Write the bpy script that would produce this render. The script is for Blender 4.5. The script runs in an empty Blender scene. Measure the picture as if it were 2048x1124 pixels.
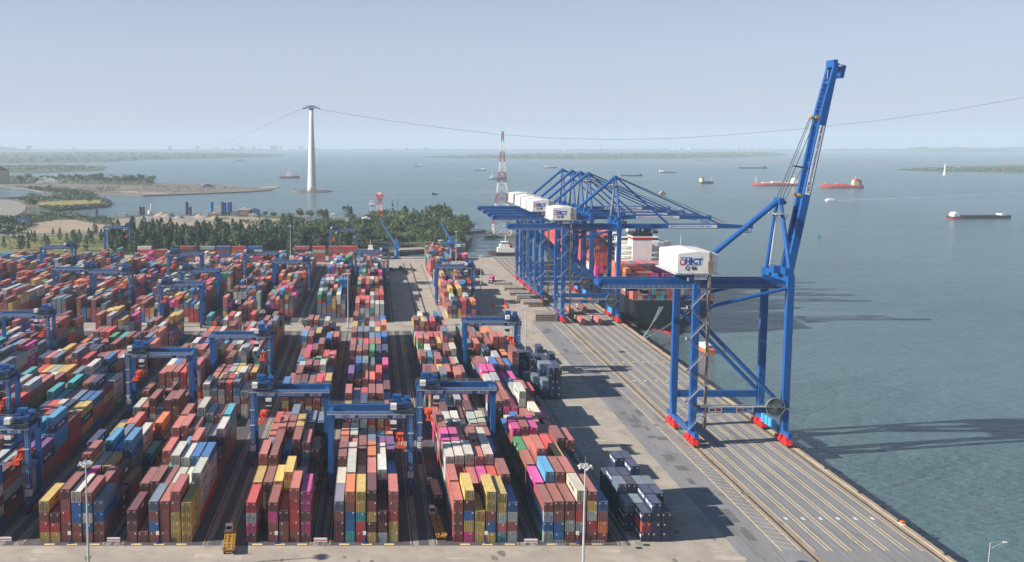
import bpy, math, random
import numpy as np
from mathutils import Vector, Matrix
R = math.radians
SC = bpy.context.scene
COL = SC.collection
RNG = random.Random(7)

# ---------------------------------------------------------------- camera
CAM_H, CAM_F, CAM_PX, CAM_PY, CAM_P = 103.0, 1750.0, 745.0, 439.0, R(5.0)
cd = bpy.data.cameras.new("camera")
cam = bpy.data.objects.new("camera", cd); COL.objects.link(cam)
cam.location = (0, 0, CAM_H)
cam.rotation_euler = (R(90) - CAM_P, 0, 0)
cd.sensor_width = 36; cd.sensor_fit = 'HORIZONTAL'
cd.lens = 36 * CAM_F / 2048
cd.shift_x = (1024 - CAM_PX) / 2048
cd.shift_y = -(562 - CAM_PY) / 2048
cd.clip_start = 1; cd.clip_end = 60000
SC.camera = cam

# ---------------------------------------------------------------- world, sun, exposure
SUN_DIR = Vector((-1.0, -0.17, 0.50)).normalized()      # towards the sun
w = bpy.data.worlds.new("World"); SC.world = w; w.use_nodes = True
nt = w.node_tree
bg = nt.nodes["Background"]
sky = nt.nodes.new("ShaderNodeTexSky"); sky.sky_type = 'NISHITA'
sky.sun_disc = False
sky.sun_elevation = math.asin(SUN_DIR.z)
sky.sun_rotation = math.atan2(SUN_DIR.x, SUN_DIR.y) % (2 * math.pi)
sky.air_density = 1.0; sky.dust_density = 0.6; sky.ozone_density = 5.0; sky.altitude = 50
mixs = nt.nodes.new("ShaderNodeMix"); mixs.data_type = 'RGBA'; mixs.inputs[0].default_value = .66      # an even veil of high haze over the blue
mixs.inputs[7].default_value = (7.1, 7.7, 9.7, 1)
tcw = nt.nodes.new("ShaderNodeTexCoord"); sxw = nt.nodes.new("ShaderNodeSeparateXYZ"); mrw = nt.nodes.new("ShaderNodeMapRange")   # the veil thins towards the zenith
mrw.inputs[1].default_value = .10; mrw.inputs[2].default_value = .42; mrw.inputs[3].default_value = .70; mrw.inputs[4].default_value = .0
nt.links.new(tcw.outputs["Generated"], sxw.inputs[0]); nt.links.new(sxw.outputs[2], mrw.inputs[0]); nt.links.new(mrw.outputs[0], mixs.inputs[0])
nt.links.new(sky.outputs[0], mixs.inputs[6]); nt.links.new(mixs.outputs[2], bg.inputs[0]); bg.inputs[1].default_value = 0.047
sl = bpy.data.lights.new("sun", 'SUN'); so = bpy.data.objects.new("sun", sl); COL.objects.link(so)
sl.energy = 5.0; sl.angle = R(0.55); sl.color = (1.0, 0.91, 0.80)
so.rotation_euler = SUN_DIR.to_track_quat('Z', 'Y').to_euler()
so.location = (-300, 100, 400)
SC.view_settings.view_transform = 'Standard'; SC.view_settings.look = 'None'
SC.view_settings.exposure = 0.92; SC.view_settings.gamma = 1.0
SC.render.engine = 'CYCLES'
SC.cycles.max_bounces = 6; SC.cycles.volume_bounces = 1
SC.cycles.use_denoising = True
SC.cycles.caustics_reflective = False; SC.cycles.caustics_refractive = False
HAZE = 0.9e-4

# ---------------------------------------------------------------- where a thing stands
_sp, _cp = math.sin(CAM_P), math.cos(CAM_P)
def G(px, py, z=0.0):
    a = (px - CAM_PX) / CAM_F; b = (py - CAM_PY) / CAM_F
    t = (z - CAM_H) / (-_sp - b * _cp)
    return (a * t, (_cp - b * _sp) * t)
def proj(X, Y, Z):
    dz = Z - CAM_H; zc = Y * _cp - dz * _sp
    return CAM_PX + CAM_F * X / zc, CAM_PY + CAM_F * -(dz * _cp + Y * _sp) / zc, CAM_F / zc
def depth_at(s, z=0.0):
    return (CAM_F / s + (z - CAM_H) * _sp) / _cp

# ---------------------------------------------------------------- materials
def _n(nt, t, **kw):
    n = nt.nodes.new(t)
    for k, v in kw.items(): setattr(n, k, v)
    return n
def mat(name, col, rough=.6, metal=0.0, var=.18, scale=.35, bump=0.0, bscale=4.0, dirt=None, dscale=.12, dthr=.55, spec=.4, stretch=(1, 1, 1)):
    m = bpy.data.materials.new(name); m.use_nodes = True
    nt = m.node_tree; b = nt.nodes["Principled BSDF"]; L = nt.links.new
    b.inputs["Roughness"].default_value = rough; b.inputs["Metallic"].default_value = metal
    b.inputs["Specular IOR Level"].default_value = spec
    tc = _n(nt, "ShaderNodeTexCoord"); mp = _n(nt, "ShaderNodeMapping"); mp.inputs["Scale"].default_value = stretch
    L(tc.outputs["Object"], mp.inputs[0])
    no = _n(nt, "ShaderNodeTexNoise"); no.inputs["Scale"].default_value = scale; no.inputs["Detail"].default_value = 6; no.inputs["Roughness"].default_value = .65
    L(mp.outputs[0], no.inputs["Vector"])
    mr = _n(nt, "ShaderNodeMapRange"); mr.inputs[1].default_value = .3; mr.inputs[2].default_value = .7
    mr.inputs[3].default_value = 1 - var; mr.inputs[4].default_value = 1 + var
    L(no.outputs[0], mr.inputs[0])
    mx = _n(nt, "ShaderNodeMix", data_type='RGBA', blend_type='MULTIPLY'); mx.inputs[0].default_value = 1
    mx.inputs[6].default_value = (*col, 1); L(mr.outputs[0], mx.inputs[7])
    out = mx.outputs[2]
    if dirt:
        n2 = _n(nt, "ShaderNodeTexNoise"); n2.inputs["Scale"].default_value = dscale; n2.inputs["Detail"].default_value = 8; n2.inputs["Roughness"].default_value = .7
        L(mp.outputs[0], n2.inputs["Vector"])
        r2 = _n(nt, "ShaderNodeMapRange"); r2.inputs[1].default_value = dthr; r2.inputs[2].default_value = dthr + .15
        L(n2.outputs[0], r2.inputs[0])
        m2 = _n(nt, "ShaderNodeMix", data_type='RGBA'); L(r2.outputs[0], m2.inputs[0]); L(out, m2.inputs[6]); m2.inputs[7].default_value = (*dirt, 1)
        out = m2.outputs[2]
    L(out, b.inputs["Base Color"])
    if bump:
        n3 = _n(nt, "ShaderNodeTexNoise"); n3.inputs["Scale"].default_value = bscale; n3.inputs["Detail"].default_value = 5
        L(mp.outputs[0], n3.inputs["Vector"])
        bp = _n(nt, "ShaderNodeBump"); bp.inputs["Strength"].default_value = bump; bp.inputs["Distance"].default_value = .5
        L(n3.outputs[0], bp.inputs["Height"]); L(bp.outputs[0], b.inputs["Normal"])
    return m

M = {}
M['crane_blue'] = mat('crane_blue', (.006, .080, .285), .42, var=.16, scale=.25, dirt=(.035, .075, .17), dscale=.25, dthr=.54, stretch=(1, 1, .25))
M['gantry_blue'] = mat('gantry_blue', (.010, .088, .27), .45, var=.2, scale=.3, dirt=(.05, .05, .06), dscale=.35, dthr=.64)
M['light_blue'] = mat('light_blue', (.05, .30, .62), .45)
M['machine_blue'] = mat('machine_blue', (.012, .05, .16), .5, var=.4, scale=1.2)
M['red_paint'] = mat('red_paint', (.62, .025, .03), .45, var=.25, scale=.8, dirt=(.12, .03, .02), dscale=.6, dthr=.6)
M['spreader_red'] = mat('spreader_red', (.75, .10, .035), .5, var=.25, scale=1.0)
M['white_paint'] = mat('white_paint', (.78, .77, .74), .5, var=.07, scale=.3, dirt=(.56, .53, .47), dscale=.5, dthr=.56, stretch=(1, 1, .2))
M['galvanised'] = mat('galvanised', (.42, .44, .45), .5, metal=.2, var=.15)
M['dark_steel'] = mat('dark_steel', (.035, .04, .05), .55, var=.3, scale=1.0)
M['rubber'] = mat('rubber', (.012, .012, .013), .85)
M['cable'] = mat('cable', (.03, .035, .045), .6)
M['yellow_paint'] = mat('yellow_paint', (.42, .24, .03), .55, var=.25, scale=.8, dirt=(.16, .08, .03), dscale=.7, dthr=.56)
M['concrete'] = mat('concrete', (.36, .32, .265), .85, var=.12, scale=.06, dirt=(.28, .245, .20), dscale=.05, dthr=.5, bump=.05)
M['glass_dark'] = mat('glass_dark', (.02, .03, .04), .12, var=.1)
M['text_blue'] = mat('text_blue', (.01, .05, .32), .5, var=.02)
M['text_white'] = mat('text_white', (.82, .82, .82), .5, var=.02)
M['text_black'] = mat('text_black', (.02, .02, .025), .5, var=.02)
M['text_red'] = mat('text_red', (.6, .03, .03), .5, var=.02)
M['hull_navy'] = mat('hull_navy', (.008, .013, .022), .42, var=.25, scale=.15, dirt=(.05, .035, .03), dscale=.12, dthr=.66)
M['orange_paint'] = mat('orange_paint', (.75, .16, .03), .5)
M['rust'] = mat('rust', (.16, .07, .035), .8, var=.4, scale=.7)

# ---------------------------------------------------------------- mesh building
class MB:
    def __init__(s): s.v = []; s.f = []
    def add(s, vs, fs):
        o = len(s.v); s.v += [tuple(p) for p in vs]; s.f += [tuple(i + o for i in f) for f in fs]; return s
    def box(s, x0, x1, y0, y1, z0, z1):
        return s.add([(x0, y0, z0), (x1, y0, z0), (x1, y1, z0), (x0, y1, z0), (x0, y0, z1), (x1, y0, z1), (x1, y1, z1), (x0, y1, z1)],
                     [(3, 2, 1, 0), (4, 5, 6, 7), (0, 1, 5, 4), (1, 2, 6, 5), (2, 3, 7, 6), (3, 0, 4, 7)])
    def cbox(s, c, sz, rz=0.0):
        a, b, h = sz[0] / 2, sz[1] / 2, sz[2] / 2; cs, sn = math.cos(rz), math.sin(rz)
        P = [(x * cs - y * sn + c[0], x * sn + y * cs + c[1], z + c[2]) for z in (-h, h) for x, y in ((-a, -b), (a, -b), (a, b), (-a, b))]
        return s.add(P, [(3, 2, 1, 0), (4, 5, 6, 7), (0, 1, 5, 4), (1, 2, 6, 5), (2, 3, 7, 6), (3, 0, 4, 7)])
    def bar(s, p, q, w, h=None, up=(0, 0, 1), w2=None, h2=None):
        h = w if h is None else h; w2 = w if w2 is None else w2; h2 = h if h2 is None else h2
        p = Vector(p); q = Vector(q); d = (q - p).normalized(); u = Vector(up)
        if abs(d.dot(u)) > .97: u = Vector((0, 1, 0))
        sx = d.cross(u).normalized(); sy = sx.cross(d).normalized()
        P = [c + sx * a * ww / 2 + sy * b * hh / 2 for c, ww, hh in ((p, w, h), (q, w2, h2)) for a, b in ((-1, -1), (1, -1), (1, 1), (-1, 1))]
        return s.add(P, [(3, 2, 1, 0), (4, 5, 6, 7), (0, 1, 5, 4), (1, 2, 6, 5), (2, 3, 7, 6), (3, 0, 4, 7)])
    def tube(s, p, q, r, r2=None, n=8):
        r2 = r if r2 is None else r2
        p = Vector(p); q = Vector(q); d = (q - p).normalized(); u = Vector((0, 0, 1)) if abs(d.z) < .97 else Vector((0, 1, 0))
        sx = d.cross(u).normalized(); sy = sx.cross(d).normalized()
        P = [c + (sx * math.cos(2 * math.pi * i / n) + sy * math.sin(2 * math.pi * i / n)) * rr for c, rr in ((p, r), (q, r2)) for i in range(n)]
        F = [(i, (i + 1) % n, n + (i + 1) % n, n + i) for i in range(n)] + [tuple(range(n - 1, -1, -1)), tuple(range(n, 2 * n))]
        return s.add(P, F)
    def path(s, pts, r, n=5):
        for a, b in zip(pts, pts[1:]): s.tube(a, b, r, n=n)
        return s
    def lathe(s, prof, c=(0, 0, 0), n=16):
        P = []; k = len(prof)
        for r, z in prof:
            for i in range(n): P.append((c[0] + r * math.cos(2 * math.pi * i / n), c[1] + r * math.sin(2 * math.pi * i / n), c[2] + z))
        F = [(j * n + i, j * n + (i + 1) % n, (j + 1) * n + (i + 1) % n, (j + 1) * n + i) for j in range(k - 1) for i in range(n)]
        F += [tuple(range(n - 1, -1, -1)), tuple((k - 1) * n + i for i in range(n))]
        return s.add(P, F)
    def prism(s, poly, z0, z1):
        a = sum(poly[i][0] * poly[(i + 1) % len(poly)][1] - poly[(i + 1) % len(poly)][0] * poly[i][1] for i in range(len(poly)))
        if a < 0: poly = poly[::-1]
        n = len(poly)
        return s.add([(x, y, z0) for x, y in poly] + [(x, y, z1) for x, y in poly],
                     [tuple(range(n - 1, -1, -1)), tuple(range(n, 2 * n))] + [(i, (i + 1) % n, n + (i + 1) % n, n + i) for i in range(n)])
    def loft(s, rings, cap=True):
        n = len(rings[0]); P = [p for r in rings for p in r]
        F = [(j * n + i, j * n + (i + 1) % n, (j + 1) * n + (i + 1) % n, (j + 1) * n + i) for j in range(len(rings) - 1) for i in range(n)]
        if cap: F += [tuple(range(n - 1, -1, -1)), tuple((len(rings) - 1) * n + i for i in range(n))]
        return s.add(P, F)
    def sheet(s, x0, x1, y0, y1, z):
        return s.add([(x0, y0, z), (x1, y0, z), (x1, y1, z), (x0, y1, z)], [(0, 1, 2, 3)])
    def strip(s, p, q, w, z):
        p = Vector((*p[:2], z)); q = Vector((*q[:2], z)); d = (q - p).normalized(); n = Vector((-d.y, d.x, 0)) * w / 2
        return s.add([p - n, q - n, q + n, p + n], [(0, 1, 2, 3)])
    def mesh(s, name, m, smooth=False):
        me = bpy.data.meshes.new(name); me.from_pydata(s.v, [], s.f)
        if m is not None: me.materials.append(M[m] if isinstance(m, str) else m)
        if smooth: me.shade_smooth()
        me.update(); return me
    def build(s, name, m, parent=None, loc=None, rz=0.0, smooth=False):
        return link(name, s.mesh(name, m, smooth), parent, loc, rz)

def link(name, me, parent=None, loc=None, rz=0.0):
    o = bpy.data.objects.new(name, me); COL.objects.link(o)
    if parent is not None: o.parent = parent
    if loc is not None: o.location = loc
    if rz: o.rotation_euler = (0, 0, rz)
    return o
def tag(o, label=None, cat=None, group=None, kind=None):
    if label: o['label'] = label
    if cat: o['category'] = cat
    if group: o['group'] = group
    if kind: o['kind'] = kind
    return o
def thing(name, label, cat, loc=(0, 0, 0), rz=0.0, group=None):
    o = bpy.data.objects.new(name, None); COL.objects.link(o); o.empty_display_size = 1
    o.location = loc; o.rotation_euler = (0, 0, rz)
    return tag(o, label, cat, group)
KIDS = {}
def copy_tree(o, parent=None):
    c = o.copy(); COL.objects.link(c); c.parent = parent
    for ch in o.children: copy_tree(ch, c)
    return c
_txt = {}
def text_mesh(s, size=1.0, align='CENTER', m='text_white', bold=.02, key=None):
    k = (s, size, align, m)
    if k in _txt: return _txt[k]
    cu = bpy.data.curves.new('lettering', 'FONT'); cu.body = s; cu.size = size; cu.align_x = align; cu.align_y = 'CENTER'
    cu.resolution_u = 2; cu.offset = bold * size; cu.extrude = .01
    t = bpy.data.objects.new('lettering', cu); COL.objects.link(t)
    bpy.context.view_layer.update()
    me = bpy.data.meshes.new_from_object(t.evaluated_get(bpy.context.evaluated_depsgraph_get()))
    bpy.data.objects.remove(t); me.materials.clear(); me.materials.append(M[m]); _txt[k] = me
    return me
def text_on(s, size, parent, loc, face, m='text_white', bold=.02, align='CENTER', name='lettering', tilt=0.0):
    """face: '-y' reads from the camera's side, '-x' and '+x' on the flanks"""
    o = link(name, text_mesh(s, size, align, m, bold), parent, loc)
    rz = {'-y': 0.0, '+x': R(90), '-x': R(-90), '+y': R(180)}[face]
    o.rotation_euler = (Matrix.Rotation(rz, 3, 'Z') @ Matrix.Rotation(R(90), 3, 'X') @ Matrix.Rotation(tilt, 3, 'Z')).to_euler()
    return o
# ================================================================ THE SETTING
SEA_Z = -4.5
def sea_material():
    m = bpy.data.materials.new("sea_water"); m.use_nodes = True
    nt = m.node_tree; b = nt.nodes["Principled BSDF"]; L = nt.links.new
    b.inputs["Roughness"].default_value = .22; b.inputs["IOR"].default_value = 1.33; b.inputs["Specular IOR Level"].default_value = .30
    tc = _n(nt, "ShaderNodeTexCoord")
    def noise(scale, sx, sy, det, rot=0.0, rough=.55):
        mp = _n(nt, "ShaderNodeMapping"); mp.inputs["Scale"].default_value = (sx, sy, 1); mp.inputs["Rotation"].default_value = (0, 0, rot)
        L(tc.outputs["Object"], mp.inputs[0])
        no = _n(nt, "ShaderNodeTexNoise"); no.inputs["Scale"].default_value = scale; no.inputs["Detail"].default_value = det; no.inputs["Roughness"].default_value = rough
        L(mp.outputs[0], no.inputs["Vector"]); return no.outputs[0]
    big = noise(.0022, .5, 1.6, 5, .1)
    cr = _n(nt, "ShaderNodeValToRGB"); L(big, cr.inputs[0])
    cr.color_ramp.elements[0].position = .35; cr.color_ramp.elements[0].color = (.074, .134, .152, 1)
    cr.color_ramp.elements[1].position = .68; cr.color_ramp.elements[1].color = (.104, .170, .190, 1)
    L(cr.outputs[0], b.inputs["Base Color"])
    wv = noise(.50, .45, 1.5, 4, .12, .6); w2 = noise(.055, .6, 1.4, 3, -.1)
    a = _n(nt, "ShaderNodeMath", operation='MULTIPLY_ADD'); L(w2, a.inputs[0]); a.inputs[1].default_value = 2.2; L(wv, a.inputs[2])
    calm = noise(.006, .35, 1.7, 4, .05)
    mr = _n(nt, "ShaderNodeMapRange"); L(calm, mr.inputs[0]); mr.inputs[1].default_value = .38; mr.inputs[2].default_value = .62; mr.inputs[3].default_value = .42; mr.inputs[4].default_value = .80
    bp = _n(nt, "ShaderNodeBump"); bp.inputs["Distance"].default_value = 3.0; L(mr.outputs[0], bp.inputs["Strength"]); L(a.outputs[0], bp.inputs["Height"])
    L(bp.outputs[0], b.inputs["Normal"])
    return m
M['sea'] = sea_material()
tag(MB().sheet(-16000, 16000, -600, 15500, SEA_Z).build("sea", 'sea'), kind='structure')

M['asphalt_lane'] = mat('asphalt_lane', (.088, .086, .098), .9, var=.25, scale=.25, dirt=(.055, .054, .064), dscale=.18, dthr=.52, stretch=(1, .25, 1), bump=.1)
M['asphalt_quay'] = mat('asphalt_quay', (.225, .225, .235), .88, var=.16, scale=.14, dirt=(.135, .133, .138), dscale=.16, dthr=.53, stretch=(1, .3, 1), bump=.06)
M['runway'] = mat('runway', (.26, .24, .22), .85, var=.2, scale=.4, dirt=(.10, .095, .095), dscale=.3, dthr=.52, stretch=(1, .3, 1))
M['line_yellow'] = mat('line_yellow', (.74, .58, .30), .8, var=.25, scale=.9, dirt=(.25, .22, .19), dscale=.5, dthr=.58)
M['line_white'] = mat('line_white', (.62, .62, .60), .8, var=.2, scale=.9)
M['rail_groove'] = mat('rail_groove', (.05, .042, .036), .7, var=.3, scale=.8)
M['rail_slab'] = mat('rail_slab', (.34, .28, .21), .85, var=.18, scale=.25, dirt=(.20, .15, .11), dscale=.2, dthr=.52, stretch=(1, .3, 1))
M['quay_wall'] = mat('quay_wall', (.20, .185, .16), .9, var=.3, scale=.3, dirt=(.07, .065, .055), dscale=.2, dthr=.5)
M['apron'] = mat('apron', (.385, .345, .292), .88, var=.16, scale=.09, dirt=(.31, .275, .235), dscale=.11, dthr=.47, bump=.12, bscale=1.5)

def structure(name, mb, m): return tag(mb.build(name, m), kind='structure')
QX, QY0, QY1 = 144.0, 90.0, 790.0
structure("quay_ground", MB().prism([(-1500, QY0), (QX, QY0), (QX, QY1), (-30, QY1), (-60, 800), (-1500, 800)], -8, 0), 'apron')
e = .004
structure("yard_asphalt", MB().sheet(-1500, 66.5, 216.5, 474, e).sheet(-1500, 12.6, 496, 742, e), 'asphalt_lane')
structure("quay_road", MB().sheet(92.3, 108.9, QY0, 503, e).sheet(111.6, 140.0, QY0, QY1 - 6, e), 'asphalt_quay')
rw = MB()
for k in range(-12, 2):
    for x in (11.2 + 53.5 * k, 15.3 + 53.5 * k, -12.3 + 53.5 * k, 38.8 + 53.5 * k - 53.5 + 53.5):
        if x > 70: continue
        rw.sheet(x - .75, x + .75, 216.2, 474, 2 * e)
        if x < 12.5: rw.sheet(x - .75, x + .75, 496, 742, 2 * e)
for x in (41.2, 64.7): rw.sheet(x - .75, x + .75, 496, 742, 2 * e)
rw.sheet(64.7 - .75, 64.7 + .75, 216.2, 474, 3 * e)
structure("gantry_runway", rw, 'runway')
sb = MB().sheet(108.9, 111.6, QY0, QY1 - 4, 2 * e).sheet(140.0, 142.6, QY0, QY1 - 4, 2 * e)
structure("crane_rail_slab", sb, 'rail_slab')
rg = MB()
for x in (110.0, 141.2): rg.sheet(x - .32, x + .32, QY0, QY1 - 4, 3 * e)
for x in (26.5, 32.5): rg.sheet(x - .5, x + .5, 498, 745, 2 * e)
structure("crane_rail", rg, 'rail_groove')
ln = MB()
for x in (112.0, 115.5, 116.6, 120.3, 121.4, 125.2, 126.3, 129.9, 131.0, 134.8, 136.0, 139.4):
    ln.sheet(x - .13, x + .13, 213.5, 770, 3 * e)
for x in (103.7, 108.5): ln.sheet(x - .14, x + .14, 213.5, 497, 3 * e)
for i in range(94):
    y = 214 + 3 * i; ln.strip((103.8, y + 2.4), (108.4, y), .16, 3.5 * e)
for k in range(-8, 2):
    for x in (-12.3 + 53.5 * k + 1.3, 11.2 + 53.5 * k - 1.3, 15.3 + 53.5 * k + 1.3, 38.8 + 53.5 * k - 1.3):
        if x < 66: ln.sheet(x - .08, x + .08, 217, 473, 3 * e)
for k in range(-9, 3):
    for j in range(3):
        x = -8.6 + 53.5 * k + j * 5.8
        if x < 66: ln.sheet(x, x + 2.6, 216.9, 217.6, 5 * e)
        x = 22.5 + 53.5 * k + j * 5.8
        if x < 60: ln.sheet(x, x + 2.6, 216.9, 217.6, 5 * e)
structure("lane_marking", ln, 'line_yellow')
lw = MB()
for y in (232, 372, 405):
    for x in (113.8, 118.5, 123.3, 128.1, 132.9, 137.6): lw.sheet(x - .45, x + .45, y, y + 1.6, 4 * e)
for y in (326, 345, 352.6, 367): lw.strip((68, y), (86 + (y % 7), y + .3), .12, 3 * e)
structure("bay_marking", lw, 'line_white')
# wear: tyre tracks, repaired patches and stains lying on the paving
M['tyre_track'] = mat('tyre_track', (.195, .195, .203), .85, var=.3, scale=.3, dirt=(.20, .198, .204), dscale=.5, dthr=.5, stretch=(1, .2, 1))
M['patch_dark'] = mat('patch_dark', (.135, .132, .135), .9, var=.2, scale=.4); M['patch_pale'] = mat('patch_pale', (.43, .39, .33), .9, var=.15, scale=.3); M['oil_stain'] = mat('oil_stain', (.19, .17, .145), .7, var=.4, scale=.4)
tt = MB(); rw_ = random.Random(55)
for xc in (113.8, 118.5, 123.3, 128.1, 132.9, 137.6):
    for dx in (-.95, .95): tt.sheet(xc + dx - .3, xc + dx + .3, QY0, 780, 2.5 * e)
for k in range(14):
    x = rw_.uniform(94, 102); y = rw_.uniform(120, 420); tt.strip((x, y), (x + rw_.uniform(-3, 5), y + rw_.uniform(25, 70)), .35, (2 + .05 * k) * e)
structure("tyre_track", tt, 'tyre_track')
pd = MB(); pp_ = MB(); os_ = MB()
for k in range(26):
    x = rw_.uniform(93, 101); y = rw_.uniform(130, 480); pd.sheet(x, x + rw_.uniform(1, 4), y, y + rw_.uniform(2, 9), (3.2 + .04 * k) * e)
for k in range(46):
    x, y = (rw_.uniform(-100, 90), rw_.uniform(196, 214)) if k < 26 else (rw_.uniform(67, 89), rw_.uniform(220, 480)); pp_.sheet(x, x + rw_.uniform(1.5, 6), y, y + rw_.uniform(.6, 2.5), (3.2 + .03 * k) * e)
for k in range(120):
    x, y = (rw_.uniform(-110, 90), rw_.uniform(190, 215)) if k < 45 else ((rw_.uniform(67, 91), rw_.uniform(220, 560)) if k < 85 else (rw_.uniform(94, 139), rw_.uniform(200, 520)))
    r0 = rw_.uniform(.25, 1.3); os_.add([(x + r0 * rw_.uniform(.5, 1.2) * math.cos(q * .7), y + 1.6 * r0 * rw_.uniform(.5, 1.2) * math.sin(q * .7), (5 + .03 * k) * e) for q in range(9)], [tuple(range(9))])
structure("asphalt_patch", pd, 'patch_dark'); structure("concrete_patch", pp_, 'patch_pale'); structure("oil_stain", os_, 'oil_stain')
# slab joints on the apron
jt = MB()
for i in range(40):
    y = 92 + 6 * i
    if 216 < y < 500: jt.sheet(67, 92, y - .05, y + .05, 2 * e)
for x in (74.5, 83.0): jt.sheet(x - .05, x + .05, 216.6, 785, 2.5 * e)
M['joint'] = mat('joint', (.24, .21, .175), .9, var=.3, scale=.5)
structure("slab_joint", jt, 'joint')
kb = MB().box(142.8, QX - .004, QY0, QY1 - .5, 0.0, .28)
structure("quay_kerb", kb, 'rail_slab')
structure("quay_face", MB().box(QX, QX + .3, QY0, QY1, -7, -.25).box(-28, QX, QY1, QY1 + .3, -7, -.25), 'quay_wall')

# ---------------------------------------------------------------- land beyond the yard
M['meadow'] = mat('meadow', (.135, .145, .045), .95, var=.35, scale=.03, dirt=(.22, .19, .07), dscale=.02, dthr=.48)
M['yellow_grass'] = mat('yellow_grass', (.27, .22, .06), .95, var=.25, scale=.04)
M['scrub_ground'] = mat('scrub_ground', (.07, .085, .045), .95, var=.4, scale=.03, dirt=(.16, .14, .09), dscale=.012, dthr=.5)
M['sand'] = mat('sand', (.34, .27, .19), .95, var=.2, scale=.02, dirt=(.24, .19, .13), dscale=.012, dthr=.5)
M['mud'] = mat('mud', (.165, .135, .108), .9, var=.25, scale=.015, dirt=(.26, .21, .16), dscale=.008, dthr=.54, stretch=(.4, 1.6, 1))
M['road_grey'] = mat('road_grey', (.24, .23, .21), .9, var=.15, scale=.05)
M['marsh'] = mat('marsh', (.055, .080, .040), .95, var=.4, scale=.008, dirt=(.13, .125, .06), dscale=.006, dthr=.52)
def land(name, px, z, m, depth=2.5):
    return structure(name, MB().prism([G(x, y, z) for x, y in px], z - depth, z), m)
land("main_land", [(-500, 512), (-500, 378), (-100, 376), (0, 396), (55, 398), (95, 405), (190, 391), (215, 397), (224, 404), (214, 411), (160, 415), (95, 420),
     (120, 424), (160, 429), (200, 434), (232, 434), (262, 431), (300, 430), (380, 431), (450, 430), (540, 431), (600, 433), (650, 436), (700, 437), (760, 436), (840, 438),
     (880, 444), (915, 452), (936, 462), (945, 472), (938, 482), (934, 492), (934, 496), (800, 504), (745, 508), (738, 513)], -1.2, 'scrub_ground', 6)
land("meadow", [(-400, 510), (-400, 476), (0, 474), (120, 472), (240, 470), (330, 468), (330, 508)], -1.1, 'meadow', .3)
land("cleared_ground", [(45, 462), (75, 446), (110, 440), (150, 440), (195, 448), (232, 452), (228, 463), (150, 466), (60, 467)], -1.05, 'sand', .3)
land("sandy_ground", [(205, 440), (300, 432), (440, 432), (540, 436), (600, 441), (640, 452), (560, 462), (430, 464), (300, 457), (235, 450)], -1.0, 'sand', .3)
land("gravel_yard", [(238, 438), (300, 431), (420, 432), (470, 437), (425, 445), (330, 440), (262, 445)], -.9, 'road_grey', .3)
land("yellow_field", [(75, 404), (130, 401), (200, 399), (207, 404), (195, 408), (130, 412), (82, 412)], -1.0, 'yellow_grass', .3)
land("coast_road", [(-60, 398), (5, 399), (35, 402), (53, 411), (50, 421), (35, 430), (0, 440), (-60, 446)], -.6, 'road_grey', .6)
land("roadside_dirt", [(-60, 406), (-6, 411), (4, 416), (4, 420), (-6, 427), (-60, 433)], -.5, 'sand', .3)
land("park_track", [(-60, 469), (60, 469), (230, 466), (232, 468), (60, 471.5), (-60, 472)], -.95, 'road_grey', .2)
land("sand_spit", [(-500, 378), (-200, 374), (0, 372), (50, 377), (90, 384), (165, 393), (195, 388), (245, 389.5), (285, 391), (335, 389), (405, 386.5), (490, 383), (545, 379), (535, 376.5),
     (485, 374), (430, 368.5), (370, 366), (312, 365.5), (302, 360), (250, 356), (150, 353), (60, 351), (0, 349), (-500, 346)], -2.4, 'mud', 3)
land("spit_scrub", [(-500, 368), (0, 368), (150, 368), (300, 371), (308, 367), (300, 361), (250, 357.5), (150, 354.5), (60, 352.5), (0, 351), (-500, 349)], -2.2, 'scrub_ground', .4)
land("spit_mangrove", [(48, 376), (110, 380), (160, 382), (190, 386), (168, 392.5), (120, 388), (92, 384)], -2.0, 'marsh', .5)
land("spit_beach", [(240, 384), (290, 387), (335, 388), (338, 386.5), (300, 384), (250, 381)], -2.2, 'sand', .2)
land("spit_tip", [(520, 374.5), (545, 372), (561, 373.5), (550, 376), (530, 376.5)], -3.4, 'sand', 2)
land("marsh_island", [(-500, 332), (0, 331), (60, 329), (150, 330), (205, 332.5), (214, 335), (205, 340.5), (150, 342.5), (60, 346), (0, 345), (-500, 345)], -3.4, 'marsh', 2)
land("far_marsh", [(-900, 303), (-200, 305), (100, 304), (300, 304), (480, 305), (570, 309), (545, 314), (400, 317), (280, 320), (215, 324), (120, 325), (0, 326), (-900, 327)], -3.6, 'marsh', 2)
land("middle_island", [(835, 313.5), (900, 311.5), (1050, 308.5), (1300, 306), (1480, 303), (1560, 305), (1575, 310), (1480, 315), (1200, 318), (1050, 317.5), (900, 316)], -3.4, 'marsh', 2)
land("green_island", [(1788, 339), (1850, 336), (1930, 334.5), (2000, 332), (2200, 330), (2400, 331), (2400, 348), (2200, 347), (2048, 345.5), (1980, 344), (1900, 343), (1820, 341)], -3.2, 'marsh', 2)
land("far_shore", [(-900, 299.5), (300, 299), (700, 298.6), (1100, 298.4), (1500, 298.2), (2100, 298.4), (2700, 299), (2700, 300.3), (2100, 300.6), (1500, 300.2), (1100, 300.4), (700, 300.8), (-900, 301.5)], -3.4, 'marsh', 2)
land("breakwater", [(930, 463), (955, 459), (972, 458.5), (972, 460), (950, 462), (938, 466)], -2.5, 'mud', 3)
land("inlet_pond", [(-200, 376), (0, 376.5), (30, 381), (52, 385), (66, 390), (40, 393.5), (0, 395.5), (-200, 397)], -1.15, 'sea', .02)
structure("wharf", MB().prism([G(*p) for p in ((795, 505), (800, 500.5), (870, 497.5), (931, 494), (931, 486), (928, 482), (905, 490), (840, 494), (790, 498))], -6, .2), 'concrete')
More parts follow.
